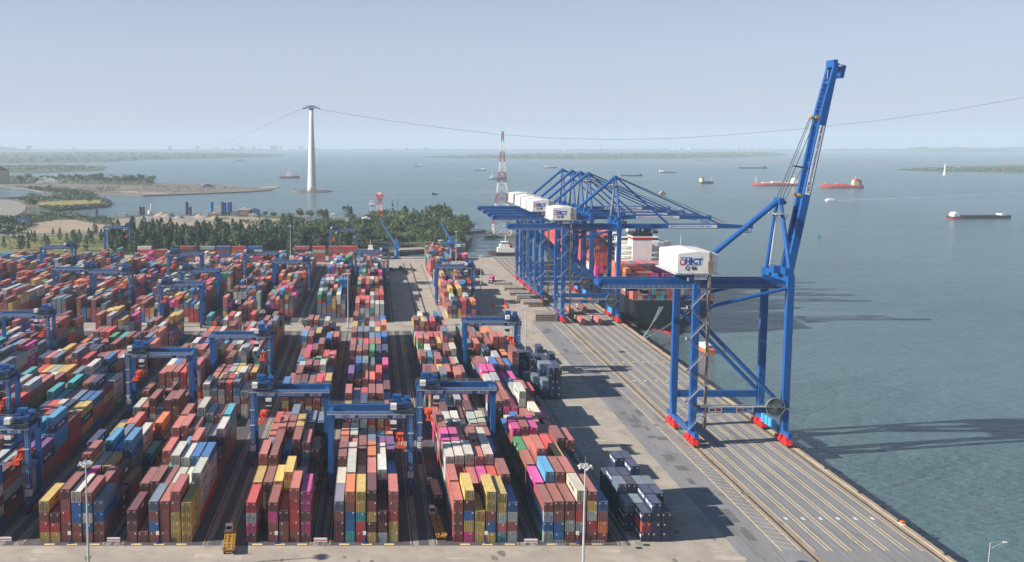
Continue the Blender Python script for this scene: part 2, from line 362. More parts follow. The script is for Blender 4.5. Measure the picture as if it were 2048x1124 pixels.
# sandbars and oyster beds standing out of the shallow water
sb = MB(); rr = random.Random(3)
for i in range(85):
    px = rr.uniform(1120, 2300); py = 316 + rr.random() * 12 + (6 if px > 1700 and rr.random() < .3 else 0)
    x, y = G(px, py, -4.2); L_ = rr.uniform(40, 260); wd = rr.uniform(5, 22)
    sb.prism([(x + L_ * math.cos(t) * (1 + .2 * rr.random()), y + wd * math.sin(t) * (1 + .5 * rr.random())) for t in [k * math.pi / 5 for k in range(10)]], -5, -4.25 + .05 * rr.random())
structure("sandbar", sb, 'sand')
# hills behind the far shore
def hill(name, px0, px1, D, h, seed):
    r = random.Random(seed); mb = MB(); n = 26; rings = []
    x0 = (px0 - CAM_PX) / CAM_F * D; x1 = (px1 - CAM_PX) / CAM_F * D
    ph = [r.uniform(0, 6.3) for _ in range(5)]
    prof = []
    for i in range(n + 1):
        t = i / n; z = math.sin(math.pi * t) ** .8 * (.45 + .25 * math.sin(7 * t + ph[0]) + .18 * math.sin(17 * t + ph[1]) + .12 * math.sin(31 * t + ph[2]))
        prof.append((x0 + (x1 - x0) * t, max(z, 0.02) * h))
    V = []; F = []
    for j, (dy, k) in enumerate(((-700, 0), (-350, .55), (0, 1), (400, .5), (800, 0))):
        for x, z in prof: V.append((x + 40 * math.sin(x * .01 + j), D + dy + 60 * math.sin(x * .013 + j * 2), -5 + (z + 4) * k * (1 + .12 * math.sin(x * .02 + 3 * j))))
    for j in range(4):
        for i in range(n): F.append((j * (n + 1) + i, j * (n + 1) + i + 1, (j + 1) * (n + 1) + i + 1, (j + 1) * (n + 1) + i))
    mb.add(V, F); return tag(mb.build(name, 'hill_green', smooth=True), kind='structure')
M['hill_green'] = mat('hill_green', (.07, .085, .055), .95, var=.35, scale=.004, dirt=(.22, .18, .13), dscale=.003, dthr=.6)
hill("hills", 1820, 1990, 11200, 120, 1); hill("hills", 1960, 2300, 12200, 110, 2); hill("hills", 1650, 1800, 12500, 60, 3); hill("hills", -200, 60, 12500, 90, 4)

# ---------------------------------------------------------------- haze: even air over the whole place
hz = bpy.data.materials.new("haze"); hz.use_nodes = True
hn = hz.node_tree; hn.nodes.remove(hn.nodes["Principled BSDF"])
pv = hn.nodes.new("ShaderNodeVolumePrincipled")
pv.inputs["Color"].default_value = (.68, .85, 1.0, 1); pv.inputs["Density"].default_value = HAZE; pv.inputs["Anisotropy"].default_value = 0.0
for k in ("Density Attribute", "Color Attribute", "Temperature Attribute"):
    if k in pv.inputs: pv.inputs[k].default_value = ""
hn.links.new(pv.outputs[0], hn.nodes["Material Output"].inputs["Volume"])
M['haze'] = hz
tag(MB().box(-17000, 17000, -800, 15900, -9.5, 262).build("haze", 'haze'), kind='stuff')
# ================================================================ CONTAINERS
PAL = {'r': ('rust brown', (.235, .076, .064)), 'c': ('salmon red', (.40, .112, .092)), 'R': ('red', (.46, .048, .048)), 'm': ('dark maroon', (.105, .028, .034)),
       'y': ('mustard yellow', (.46, .31, .075)), 'w': ('cream white', (.47, .45, .395)), 'g': ('light grey', (.31, .35, .35)), 's': ('slate grey', (.115, .165, .22)),
       'b': ('blue', (.022, .125, .34)), 'n': ('navy blue', (.014, .030, .088)), 't': ('turquoise', (.03, .29, .33)), 'G': ('green', (.03, .27, .095)),
       'p': ('magenta pink', (.54, .045, .23)), 'O': ('orange', (.62, .17, .055)), 'v': ('violet', (.15, .05, .20)), 'l': ('sky blue', (.045, .235, .43)), 'k': ('blackish navy', (.010, .020, .048))}
def paint_material(name, source):
    m = bpy.data.materials.new(name); m.use_nodes = True
    nt = m.node_tree; b = nt.nodes["Principled BSDF"]; L = nt.links.new
    b.inputs["Roughness"].default_value = .52; b.inputs["Specular IOR Level"].default_value = .35
    tc = _n(nt, "ShaderNodeTexCoord"); oi = _n(nt, "ShaderNodeObjectInfo")
    if source == 'object': colour = oi.outputs["Color"]
    else:
        at = _n(nt, "ShaderNodeAttribute"); at.attribute_name = "paint"; colour = at.outputs["Color"]
    sh = _n(nt, "ShaderNodeVectorMath", operation='ADD'); L(tc.outputs["Object"], sh.inputs[0])
    sc = _n(nt, "ShaderNodeVectorMath", operation='SCALE'); sc.inputs[0].default_value = (91, 57, 33); L(oi.outputs["Random"], sc.inputs[3]); L(sc.outputs[0], sh.inputs[1])
    n1 = _n(nt, "ShaderNodeTexNoise"); n1.inputs["Scale"].default_value = .55; n1.inputs["Detail"].default_value = 6; n1.inputs["Roughness"].default_value = .7; L(sh.outputs[0], n1.inputs["Vector"])
    mr = _n(nt, "ShaderNodeMapRange"); mr.inputs[1].default_value = .3; mr.inputs[2].default_value = .7; mr.inputs[3].default_value = .78; mr.inputs[4].default_value = 1.16; L(n1.outputs[0], mr.inputs[0])
    mx = _n(nt, "ShaderNodeMix", data_type='RGBA', blend_type='MULTIPLY'); mx.inputs[0].default_value = 1; L(colour, mx.inputs[6]); L(mr.outputs[0], mx.inputs[7])
    # bleached, dusty roofs, painted lighter still to look sunlit beside the doors
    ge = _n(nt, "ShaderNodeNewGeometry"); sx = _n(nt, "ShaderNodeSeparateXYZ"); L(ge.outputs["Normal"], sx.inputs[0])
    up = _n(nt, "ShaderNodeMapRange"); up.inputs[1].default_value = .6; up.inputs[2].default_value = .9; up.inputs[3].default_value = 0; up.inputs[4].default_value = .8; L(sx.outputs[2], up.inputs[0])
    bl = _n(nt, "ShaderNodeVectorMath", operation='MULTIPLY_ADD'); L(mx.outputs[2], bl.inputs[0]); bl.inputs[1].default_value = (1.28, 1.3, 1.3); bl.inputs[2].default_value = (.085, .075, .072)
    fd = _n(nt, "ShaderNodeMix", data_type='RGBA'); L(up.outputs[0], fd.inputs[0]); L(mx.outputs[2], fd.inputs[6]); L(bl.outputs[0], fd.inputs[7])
    n2 = _n(nt, "ShaderNodeTexNoise"); n2.inputs["Scale"].default_value = .9; n2.inputs["Detail"].default_value = 8; n2.inputs["Roughness"].default_value = .75; L(sh.outputs[0], n2.inputs["Vector"])
    r2 = _n(nt, "ShaderNodeMapRange"); r2.inputs[1].default_value = .60; r2.inputs[2].default_value = .74; r2.inputs[4].default_value = .7; L(n2.outputs[0], r2.inputs[0])
    ru = _n(nt, "ShaderNodeMix", data_type='RGBA'); L(r2.outputs[0], ru.inputs[0]); L(fd.outputs[2], ru.inputs[6]); ru.inputs[7].default_value = (.12, .05, .03, 1)
    L(ru.outputs[2], b.inputs["Base Color"])
    return m
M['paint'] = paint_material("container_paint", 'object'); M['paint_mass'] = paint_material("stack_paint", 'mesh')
M['door_sticker'] = mat('door_sticker', (.66, .64, .60), .7, var=.2)

def body_mesh(L_, h):
    mb = MB(); hw = 1.219
    for x in (-hw, hw - .09):
        for y in (0, L_ - .1): mb.box(x, x + .09, y, y + .1, .0, h)          # corner posts
        mb.box(x, x + .09, .1, L_ - .1, 0, .16); mb.box(x, x + .09, .1, L_ - .1, h - .12, h)
    mb.box(-hw + .09, hw - .09, L_ - .1, L_, 0, h); mb.box(-hw + .09, hw - .09, .0, .1, h - .12, h - .002); mb.box(-hw + .09, hw - .09, 0, .1, .002, .14)
    n = int(L_ / .42); st = (L_ - .2) / n
    for sgn in (-1, 1):                                                      # corrugated flanks
        ys = []
        for i in range(n): ys += [(.1 + i * st, 0), (.1 + (i + .35) * st, 0), (.1 + (i + .5) * st, 1), (.1 + (i + .85) * st, 1)]
        ys.append((L_ - .1, 0)); V = []
        for y, d in ys:
            x = sgn * (hw - .012 - .055 * d); V += [(x, y, .16), (x, y, h - .12)]
        F = [(2 * i, 2 * i + 2, 2 * i + 3, 2 * i + 1) if sgn > 0 else (2 * i + 1, 2 * i + 3, 2 * i + 2, 2 * i) for i in range(len(ys) - 1)]
        mb.add(V, F)
    V = []; F = []
    for i in range(n + 1):
        V += [(-hw + .09, .1 + i * st, h - .03 - .03 * (i % 2)), (hw - .09, .1 + i * st, h - .03 - .03 * (i % 2))]
    F = [(2 * i, 2 * i + 1, 2 * i + 3, 2 * i + 2) for i in range(n)]
    mb.add(V, F)
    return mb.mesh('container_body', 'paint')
def door_mesh(h, sgn):
    mb = MB(); x0, x1 = (.03, 1.11) if sgn > 0 else (-1.11, -.03)
    z0, z1 = .15, h - .13; w3 = (x1 - x0)
    mb.box(x0, x1, .05, .09, z0, z1)
    for k in range(4):
        zz = z0 + .08 + k * (z1 - z0 - .1) / 4; mb.box(x0 + .05, x1 - .05, .025, .05, zz, zz + (z1 - z0) / 4 - .22)
    nr0 = len(mb.f)
    for f in (.26, .72):  # locking bars, coloured dark to stand for their shadows and edges
        x = x0 + f * w3; mb.box(x - .055, x + .055, -.04, .012, z0 - .03, z1 + .03)
        mb.box(x - .06, x + .26, -.01, .012, z0 + .95, z0 + 1.02)
    nf = len(mb.f)
    xs = x0 + .5 * w3 if sgn > 0 else x0 + .08
    mb.box(xs, xs + .36, .0, .022, z1 - .62, z1 - .22)
    me = mb.mesh('container_door', 'paint'); me.materials.append(M['door_sticker']); me.materials.append(M['dark_steel'])
    for p in me.polygons: p.material_index = 1 if p.index >= nf else (2 if p.index >= nr0 else 0)
    return me
UNIT = {}
def unit(L_, h):
    k = (L_, h)
    if k not in UNIT: UNIT[k] = (body_mesh(L_, h), door_mesh(h, -1), door_mesh(h, 1))
    return UNIT[k]
LOGO = {'p': ('ONE', 1.5, 'text_white'), 'n': ('CMA CGM', 1.15, 'text_white'), 'w': ('YANG MING', 1.1, 'text_black'), 'y': ('MSC', .9, 'text_black'), 'k': ('CMA CGM', 1.15, 'text_white'), 'm': ('HMM', 1.1, 'text_white'), 'G': ('EVERGREEN', 1.0, 'text_white')}
def vary(c, r):
    k = r.uniform(.82, 1.18); j = [r.uniform(.93, 1.07) for _ in range(3)]
    g = .3 * c[0] + .6 * c[1] + .1 * c[2]; c = [v * .95 + g * .05 + .005 for v in c]     # paint faded by years at sea
    return tuple(min(.9, max(.004, v * k * q)) for v, q in zip(c, j))
def shipping_container(x, y, z, L_, h, key, label, group, r, rz=0.0, logo=None, doors=True):
    me, d0, d1 = unit(L_, h); cc = (*vary(PAL[key][1], r), 1)
    t = thing("shipping_container", label, "shipping container", (x, y, z), rz, group)
    o = link("body", me, t); o.color = cc
    for d in (d0, d1):
        o = link("door", d, t); o.color = cc
    if logo and key in LOGO:
        s, sz, m = LOGO[key]
        text_on(s, sz, t, (1.225 if logo > 0 else -1.225, L_ * .5, h * .52), '+x' if logo > 0 else '-x', m)
    return t

H40, H20 = 12.19, 6.06
PITCH = 12.72
FRONT = {  # the bays at the edge of the apron, column by column, bottom to top
    1: [["yRry", "yRm", "rrRrr", "rrbbw", "rbwbr", "rrbs"], ["rrr", "rrrr", "rrmp", "rmm", "pprr", "mm"], ["rr", "yyyyr", "gyyw", "yyyy", "ymm", "rr"]],
    2: [["rrm", "r", "rbrs", "rrrc", "yyyrc", "yyyy"], ["rrrr", "rrrr", "rrrr", "rrrw", "wwww", "Rwwww"], ["yy", "yyt", "rrgww", "rrwww", "rrgwb", "Rwwwb"], ["rrrc", "rrr", "rrrl", "rrrrc", "rrm", "rrm"], ["rrrrc", "rrrrc", "rrrrr", "rrrw", "rrrs", "rrmmw"]],
    3: [["rpgR", "", "rrpr", "rrm", "rRRRc", "rprpp"], ["rrry", "yyyr", "rrry", "rrryy", "rrrs", "rrm"], ["rrrrc", "rrrrr", "rrr", "bb", "rrr", "mm"], ["rrrs", "rrrrr", "mmrb", "rrrrr", "rrrgc", "rrmm"], ["rrrc", "rrrrc", "rrrrr", "rrryy", "rrmm", "rm"]],
    4: [["mmrs", "tbbrO", "RRtyy", "ymyrm", "gmm", "yyRrc"], ["mmrw", "rrsgw", "rrrw", "rrmrc", "rmssw", "rrsb"], ["rrmmr", "rrrrw", "rrrm", "rrrrO", "mrssw", "rsl"], ["rrrr", "rrrc", "mmrr", "mnss", "mmvv", "rmvv"], ["rrrO", "rrrw", "rrr", "rrg", "rrt", "rrO"]],
    5: [["Rrrc", "pybmy", "yyy", "ybryy", "tcgyy", "grgb"], ["Rtrc", "rrrR", "rrrc", "rrrp", "rrrR", "rrrrr"], ["rtggw", "rrrrw", "rrrrw", "rrrrc", "rrrrw", "rrb"], ["Rrrrp", "rrrpp", "rrrc", "rrrrr", "rrrrw", "rrrb"], ["Rrgrr", "rrsr", "rrrc", "rrmr", "rrmr", "rrrr"]],
    6: [["gbgr", "bbrr", "rgrr", "mgRrw", "rRgyr", "rOrb"], ["gbgp", "rrrbl", "rrrrr", "rrrrc", "rrrr", "rr"], ["rrrr", "rrrrrc", "rrrr", "rrrry", "rrrs", ""], ["GgrG", "rrrc", "rrmR", "rrrR", "rrrrr", "rrrrc"], ["wgrrp", "rrrrr", "rrrrp", "rrrr", "rrrr", "rrc"]],
}
WEIGHTS = "r" * 27 + "c" * 15 + "R" * 8 + "m" * 7 + "y" * 7 + "w" * 8 + "g" * 9 + "s" * 9 + "b" * 9 + "n" * 8 + "t" * 4 + "G" * 2 + "p" * 3 + "O" * 3 + "v" * 1 + "l" * 2
def random_bay(r, ncol, base, prev):
    out = []; fav = r.choice(WEIGHTS)
    for c in range(ncol):
        n = max(0, min(6, int(round(base + r.gauss(0, .58)))))
        if r.random() < .05: n = 0
        s = ""
        for k in range(n):
            q = r.random()
            if q < .22: s += fav
            elif q < .42 and s: s += s[-1]
            elif q < .52 and out and k < len(out[-1]): s += out[-1][k]
            else: s += r.choice(WEIGHTS)
        out.append(s)
    return out
ORD = ["first", "second", "third", "fourth", "fifth", "sixth", "seventh", "eighth", "ninth", "tenth", "eleventh", "twelfth", "thirteenth", "fourteenth", "fifteenth", "sixteenth", "seventeenth", "eighteenth", "nineteenth", "twentieth"]
UNITS = []          # dicts of every container standing in the yard
def fill_block(name, x0, y0, nbay, bays, seed, ncol=6, cp=2.82, mean=4.1, skip=.05, ramp=None):
    r = random.Random(seed); prev = None; grid = []
    base = mean
    for b in range(nbay):
        base = .5 * base + .5 * (mean + r.gauss(0, .95))
        lay = bays[b] if b < len(bays) else (random_bay(r, ncol, base, prev) if r.random() > skip else [""] * ncol)
        short = b >= len(bays) and r.random() < .14
        grid.append((lay, short))
    tops = []
    for lay, short in grid:
        hs = []
        for c in lay: hs.append([2.9 if r.random() < .55 else 2.59 for _ in c])
        tops.append(hs)
    for b, (lay, short) in enumerate(grid):
        yb = y0 + b * PITCH
        for c, s in enumerate(lay):
            z = 0.0; total = sum(tops[b][c])
            fr = sum(tops[b - 1][c]) if b > 0 else 0
            bk = sum(tops[b + 1][c]) if b + 1 < nbay else 0
            le = sum(tops[b][c - 1]) if c > 0 else 0
            ri = sum(tops[b][c + 1]) if c + 1 < ncol else 0
            dy = r.uniform(-.12, .12)
            for k, key in enumerate(s):
                h = tops[b][c][k]; top = z + h
                for j in range(2 if short else 1):
                    L_ = H20 if short else H40
                    e_t = k == len(s) - 1
                    e_f = max(0, min(h, top - fr)) if j == 0 else 0
                    e_l = max(0, min(h, top - le)); e_r = max(0, min(h, top - ri)); e_b = max(0, min(h, top - bk))
                    if e_t or e_f > .1 or e_l > .1 or e_r > .1 or e_b > .1:
                        UNITS.append(dict(block=name, bay=b, col=c, tier=k, x=x0 + c * cp + 1.22, y=yb + j * (H20 + .07) + dy, z=z, L=L_, h=h, key=key, et=e_t, ef=e_f, el=e_l, er=e_r, half=j if short else -1, n=len(s)))
                z += h
Y1, Y2 = 218.4, 497.5
BL = {}
for k in range(-8, 2):
    xa = 20.9 + 53.5 * k; xb = -9.9 + 53.5 * k
    na = {0: 5, -1: 3, -2: 1, -3: 7}.get(k); nb = {1: 6, 0: 4, -1: 2, -2: 0, -3: 8}.get(k)
    if k <= 0:
        fill_block(na, xa, Y1, 19, FRONT.get(na, []), 100 + k, mean=4.3)
        if k < 0: fill_block(None, xa, Y2, 18 if k < -1 else 18, [], 300 + k, mean=4.0)
    if k >= 1: fill_block(nb, 44.2, Y1, 19, FRONT.get(nb, []), 200 + k, mean=4.0); fill_block(None, 44.2, 508, 18, [], 400 + k, mean=3.9, skip=.1)
    else:
        fill_block(nb, xb, Y1, 19, FRONT.get(nb, []), 200 + k, mean=4.3 if nb and nb < 7 else 4.0)
        fill_block(None, xb, Y2, 17 if k == 0 else 18, [], 400 + k, mean=4.0)
# dark navy reefers on the strip beside the outermost block
def dark_stack(name, x0, y0, rows, seed):
    r = random.Random(seed)
    for b, row in enumerate(rows):
        for c, n in enumerate(row):
            z = 0
            for k in range(n):
                h = 2.59; key = 'R' if (name == 'dark' and b == 0 and c == 2 and k == 1) else ('s' if k == n - 1 and r.random() < .35 else r.choice("nnnk"))
                fr = rows[b - 1][c] if b else 0; le = row[c - 1] if c else 0
                UNITS.append(dict(block=name, bay=b, col=c, tier=k, x=x0 + c * 2.62 + 1.22, y=y0 + b * 6.4 + r.uniform(-.1, .1), z=z, L=H20, h=h, key=key, et=k == n - 1, ef=h if k >= fr else 0, el=h if k >= le else 0, er=0, half=-1, n=n)); z += h
dark_stack('dark', 64.4, 218.6, [[0, 0, 3, 4, 3], [0, 3, 3, 4, 4], [0, 4, 4, 4, 4], [0, 4, 4, 5, 0], [0, 3, 5, 5, 0]], 5)
dark_stack('fardark', 63.2, 345, [[0, 0, 3, 5, 5], [0, 3, 5, 5, 5], [3, 5, 4, 5, 6], [4, 5, 5, 5, 5], [5, 5, 4, 6, 5]], 6)

def area(u):
    y = u['y'] + (0 if u['ef'] else u['L'] / 2); d = math.hypot(y, 1); zt = u['z'] + u['h']
    px, py, s = proj(u['x'], y, zt)
    if not (-15 < px < 2060 and py < 1135): return 0
    th = math.atan2(CAM_H - zt, math.hypot(y, u['x']))
    side = u['er'] if u['x'] < 0 else u['el']
    a = (2.44 * u['L'] * math.sin(th) if u['et'] else 0) + 2.44 * u['ef'] * math.cos(th) + side * u['L'] * abs(u['x']) / math.hypot(y, u['x'])
    return a * s * s
for u in UNITS: u['a'] = area(u)
UNITS = [u for u in UNITS if -260 < proj(u['x'], u['y'], u['z'])[0] < 2300]
UNITS.sort(key=lambda u: -u['a'])
N_SINGLE = 285
BLOCKNAME = {0: "block cut off by the frame's edge", 1: "first whole front block", 2: "second whole front block", 3: "third whole front block", 4: "fourth whole front block", 5: "fifth whole front block", 6: "sixth whole front block", 7: "block beyond the cut-off one", 8: "second block beyond the cut-off one"}
def label_of(u):
    col = PAL[u['key']][0]
    if u['block'] in ('dark', 'fardark'):
        return f"{col} short container, {ORD[u['tier']]} tier, column {ORD[u['col']]}, bay {ORD[u['bay']]}, {'near' if u['block'] == 'dark' else 'far'} dark stack on apron"
    half = {-1: "", 0: "front short ", 1: "rear short "}[u['half']]
    tier = "top" if u['et'] else ORD[u['tier']]
    blk = BLOCKNAME.get(u['block'], None)
    if blk is None: return f"{col} {half}container, {tier} tier, {ORD[u['col']]} column, {ORD[u['bay']]} bay, inner block at the yard's left"
    if u['block'] == 0: return f"{col} {half}container, {tier} tier, {ORD[u['col']]} column, {ORD[u['bay']]} bay, cut-off leftmost block"
    return f"{col} {half}container, {tier} tier, {ORD[u['col']]} column, {ORD[u['bay']]} bay, {blk}"
singles = [u for u in UNITS if u['a'] > 0][:N_SINGLE]
ids = set(id(u) for u in singles)
rs = random.Random(11)
for u in singles:
    side = (1 if u['er'] > 1.2 and u['x'] < 0 else (-1 if u['el'] > 1.2 and u['x'] > 0 else None))
    shipping_container(u['x'], u['y'], u['z'], u['L'], u['h'], u['key'], label_of(u), "containers stacked in the yard", rs, logo=side)
# ---- the rest of the yard, one mass
VS, FS, CS = [], [], []
def mass_box(x0, x1, y0, y1, z0, z1, c):
    o = len(VS)
    VS.extend([(x0, y0, z0), (x1, y0, z0), (x1, y1, z0), (x0, y1, z0), (x0, y0, z1), (x1, y0, z1), (x1, y1, z1), (x0, y1, z1)])
    FS.extend([(o + 4, o + 5, o + 6, o + 7), (o, o + 1, o + 5, o + 4), (o + 1, o + 2, o + 6, o + 5), (o + 2, o + 3, o + 7, o + 6), (o + 3, o, o + 4, o + 7)])
    CS.extend([c] * 5)
def mass_text(u, side):
    s, sz, m = LOGO[u['key']]; me = text_mesh(s, sz, 'CENTER', m)
    col = {'text_white': (.8, .8, .8), 'text_black': (.03, .03, .04)}[m]; o = len(VS)
    for v in me.vertices:
        if side > 0: VS.append((u['x'] + 1.24, u['y'] + u['L'] / 2 + v.co.x, u['z'] + u['h'] / 2 + v.co.y))
        else: VS.append((u['x'] - 1.24, u['y'] + u['L'] / 2 - v.co.x, u['z'] + u['h'] / 2 + v.co.y))
    for p in me.polygons:
        if p.normal.z > .5: FS.append(tuple(o + i for i in p.vertices)); CS.append(col)
for u in UNITS:
    if id(u) in ids: continue
    c = vary(PAL[u['key']][1], rs)
    mass_box(u['x'] - 1.22, u['x'] + 1.22, u['y'], u['y'] + u['L'], u['z'] + .02, u['z'] + u['h'], c)
    if u['ef'] > 1.2 and u['y'] < 470:
        o = None; y_ = u['y'] - .03
        for q in (-.86, -.36, 0, .36, .86):  # door gap and locking bars, the bars' shadow lines put into the dark colour
            wq = .055 if q else .035; o = len(VS); zt = u['z'] + u['h'] - .12; zb = max(u['z'] + .12, u['z'] + u['h'] - u['ef'])
            VS.extend([(u['x'] + q - wq, y_, zb), (u['x'] + q + wq, y_, zb), (u['x'] + q + wq, y_, zt), (u['x'] + q - wq, y_, zt)]); FS.append((o, o + 1, o + 2, o + 3)); CS.append((.03, .028, .03))
        if rs.random() < .8:
            o = len(VS); q = rs.choice((-.75, .2, .7)); VS.extend([(u['x'] + q, y_ - .01, zt - .6), (u['x'] + q + .34, y_ - .01, zt - .6), (u['x'] + q + .34, y_ - .01, zt - .2), (u['x'] + q, y_ - .01, zt - .2)]); FS.append((o, o + 1, o + 2, o + 3)); CS.append((.6, .58, .55))
        for q in (-1.19, 1.07):
            o = len(VS); VS.extend([(u['x'] + q, y_ - .004, zb - .1), (u['x'] + q + .12, y_ - .004, zb - .1), (u['x'] + q + .12, y_ - .004, zt + .1), (u['x'] + q, y_ - .004, zt + .1)]); FS.append((o, o + 1, o + 2, o + 3)); CS.append(tuple(v * .6 for v in c))
    if u['y'] < 560 and u['key'] in 'pnwGmy' and u['L'] > 10:
        if u['er'] > 1.5 and u['x'] < 0: mass_text(u, 1)
        elif u['el'] > 1.5 and u['x'] > 0: mass_text(u, -1)
# the long stacks standing crosswise at the far end of the yard
for i, (px0, px1, n) in enumerate(((-60, -28, 3), (0, 30, 3), (275, 303, 4), (304, 333, 3), (359, 388, 4), (401, 430, 4), (432, 461, 4), (463, 492, 4), (496, 525, 4), (590, 619, 4), (625, 651, 4), (657, 682, 4), (683, 714, 4), (716, 742, 2))):
    yy = 752; s = proj(0, yy, 6)[2]; z = 0
    for k in range(n + (1 if i > 1 else 0)):
        for row in range(2):
            mass_box((px0 - CAM_PX) / s, (px1 - CAM_PX) / s - .3, yy + row * 2.9, yy + row * 2.9 + 2.44, z + .02, z + 2.75, vary(PAL[rs.choice("RRRccmrgbw" if k > 2 else WEIGHTS)][1], rs))
        z += 2.75
for px, n in ((722, 2), (735, 3), (748, 2), (762, 3), (775, 1)):
    X, Y = G(px, 519)
    for k in range(n): mass_box(X, X + 2.44, Y, Y + 12.2, k * 2.6 + .02, k * 2.6 + 2.6, vary(PAL[rs.choice("RrRcn")][1], rs))
for px, n in ((862, 5), (872, 5), (882, 4), (892, 4), (906, 3), (918, 2), (930, 2), (925, 2)):
    X, Y = G(px, 520 + (px % 3) * 1.5)
    for k in range(n): mass_box(X, X + 2.44, Y, Y + 12.2, k * 2.6 + .02, k * 2.6 + 2.6, vary(PAL[rs.choice("RrRcpcO")][1], rs))
# ================================================================ QUAY CRANES
def facing_bar(mb, p, q, depth, thick, **kw): return mb.bar(p, q, depth, thick, up=(0, 1, 0), **kw)
def sts_crane(x, y, boom_up, label):
    t = thing("quay_crane", label, "quay crane", (x, y, 0), 0, "ship to shore cranes on the quay")
    W, D, B = 31.6, 18.9, 'crane_blue'
    ya, yb = 7.7, 11.8
    for lx in (0, W):
        for ly in (0, D):
            m = MB().bar((lx, ly, 14), (lx, ly, 58.4), 1.75, 2.25, up=(1, 0, 0)); m.bar((lx, ly, 5.0), (lx, ly, 14), 2.6, 1.7, up=(1, 0, 0), w2=1.75, h2=2.25)
            lg = m.build("leg", B, t)
    for ly in (0, D): MB().bar((1, ly, 12.3), (W - 1, ly, 12.3), 1.5, 2.3).build("portal_beam", B, t)
    for lx in (0, W):
        MB().bar((lx, -4.6, 4.3), (lx, D + 4.6, 4.3), 1.3, 1.8).build("sill_beam", B, t)
        MB().bar((lx, -.9, 57.4), (lx, D + .9, 57.4), 1.9, 2.4).build("cross_beam", B, t)
        if lx: 
            c = MB()
            for k in range(4): c.box(W - 1.5, W - .72, 4.2 + k * 2.7, 6.4 + k * 2.7, 3.6, 6.6)
            c.build("switch_cabinet", 'light_blue', t)
        for ly in (0, D):
            for s_ in (-1, 1):
                yy = ly + s_ * 2.4
                b = MB(); b.box(lx - .95, lx + .95, yy - 2.0, yy + 2.0, 1.15, 2.3); b.bar((lx, yy, 2.2), (lx, yy - s_ * .9, 3.5), 1.5, 1.9)
                b.box(lx - 1.25, lx + 1.25, yy - 1.9, yy - .55, 1.0, 2.0); b.box(lx - 1.25, lx + 1.25, yy + .55, yy + 1.9, 1.0, 2.0)
                if s_ * (1 if ly else -1) > 0: b.tube((lx, yy + s_ * 2.0, 1.4), (lx, yy + s_ * 2.9, 1.4), .32)
                bo = b.build("bogie", 'red_paint', t)
                for q in (-1.25, 1.25): MB().tube((lx - .42, yy + q, .62), (lx + .42, yy + q, .62), .6, n=12).build("wheel", 'dark_steel', bo)
    for ly in (0, D):
        MB().tube((.8, ly, 43.5), (W - 1.8, ly, 14.2), .72, n=10).build("diagonal_brace", B, t)
        MB().tube((W - .5, ly, 54.2), (.8, ly, 46.8), .6, n=10).build("diagonal_brace", B, t)
    gd = MB()
    for gy in (ya, yb):
        g = MB().box(-30.5, 35.6, gy - .62, gy + .62, 53.3, 56.15); g.box(-30.5, 35.6, gy - .9, gy + .9, 53.05, 53.3)
        gg = g.build("girder", B, t)
        rl = MB()
        oy = gy - 1.5 if gy == ya else gy + 1.5
        rl.box(-30, 35, min(oy, gy), max(oy, gy), 52.9, 53.02)
        for k in range(34): rl.box(-30 + 1.95 * k, -29.93 + 1.95 * k, oy - .04, oy + .04, 53, 54.2)
        for zz in (53.6, 54.15): rl.box(-30, 34.3, oy - .04, oy + .04, zz, zz + .07)
        rl.build("walkway", 'galvanised', gg)
    MB().box(-31.5, -29.5, ya + .7, yb - .7, 53.6, 55.8).tube((-31.4, ya, 54.7), (-30.5, ya, 54.7), 1.2).tube((-31.4, yb, 54.7), (-30.5, yb, 54.7), 1.2).build("girder_end_tie", B, t)
    # machinery house
    h = MB(); x0, x1, y0, y1 = -7.0, 6.6, -1.0, 18.0
    pr = [(x0, 59.4), (x1, 59.4), (x1, 65.6), (x1 - .5, 66.0), ((x0 + x1) / 2, 66.6), (x0 + .5, 66.0), (x0, 65.6)]
    h.loft([[(a, yy, b) for a, b in pr] for yy in (y0, y1)])
    ho = h.build("machinery_house", 'white_paint', t)
    MB().box(x0 - .9, x1 + .7, y0 - .8, y1 + 1.0, 58.95, 59.38).box(-5, 5, 1, 17, 58.45, 58.95).box(-1.2, 2.8, -1.5, -.6, 57.2, 58.95).build("house_platform", 'galvanised', t)
    rl = MB()
    for zz in (59.9, 60.4):
        rl.box(x0 - 1.05, x1 + 1.05, y0 - 1.18, y0 - 1.12, zz, zz + .06); rl.box(x0 - 1.08, x0 - 1.02, y0 - 1.1, y1 + .9, zz, zz + .06)
    for k in range(9): rl.box(x0 - 1.05 + k * 1.98, x0 - .99 + k * 1.98, y0 - 1.19, y0 - 1.13, 59.38, 60.4)
    for k in range(10): rl.box(x0 - 1.08, x0 - 1.02, y0 - .9 + k * 2, y0 - .84 + k * 2, 59.38, 60.4)
    for k in range(8): rl.box(2 + .5 * k, 2.05 + .5 * k, 14, 14.05, 66.2, 67.2)
    rl.build("house_railing", 'galvanised', ho)
    MB().tube((0, 16.5, 66.3), (0, 16.5, 71), .12, .04).build("aerial", 'galvanised', ho)
    MB().box(x0 - .03, x0, 3, 4.0, 59.7, 61.7).box(x0 - .03, x0, 8.2, 9.1, 62.2, 63.2).box(x0 - .03, x0, 12.2, 13.1, 62.2, 63.2).build("house_door", 'galvanised', ho)
    MB().box(x0 + .5, x0 + 8.2, y0 - .04, y0, 62.0, 65.2).build("sign_panel", mat_sign, ho)
    text_on("HICT", 2.5, ho, (x0 + 5.4, y0 - .06, 63.3), '-y', 'text_blue', .05)
    rg = MB(); rg.tube((x0 + 1.7, y0 - .09, 63.1), (x0 + 1.7, y0 - .05, 63.1), 1.05, n=16); rg.build("emblem", 'text_red', ho)
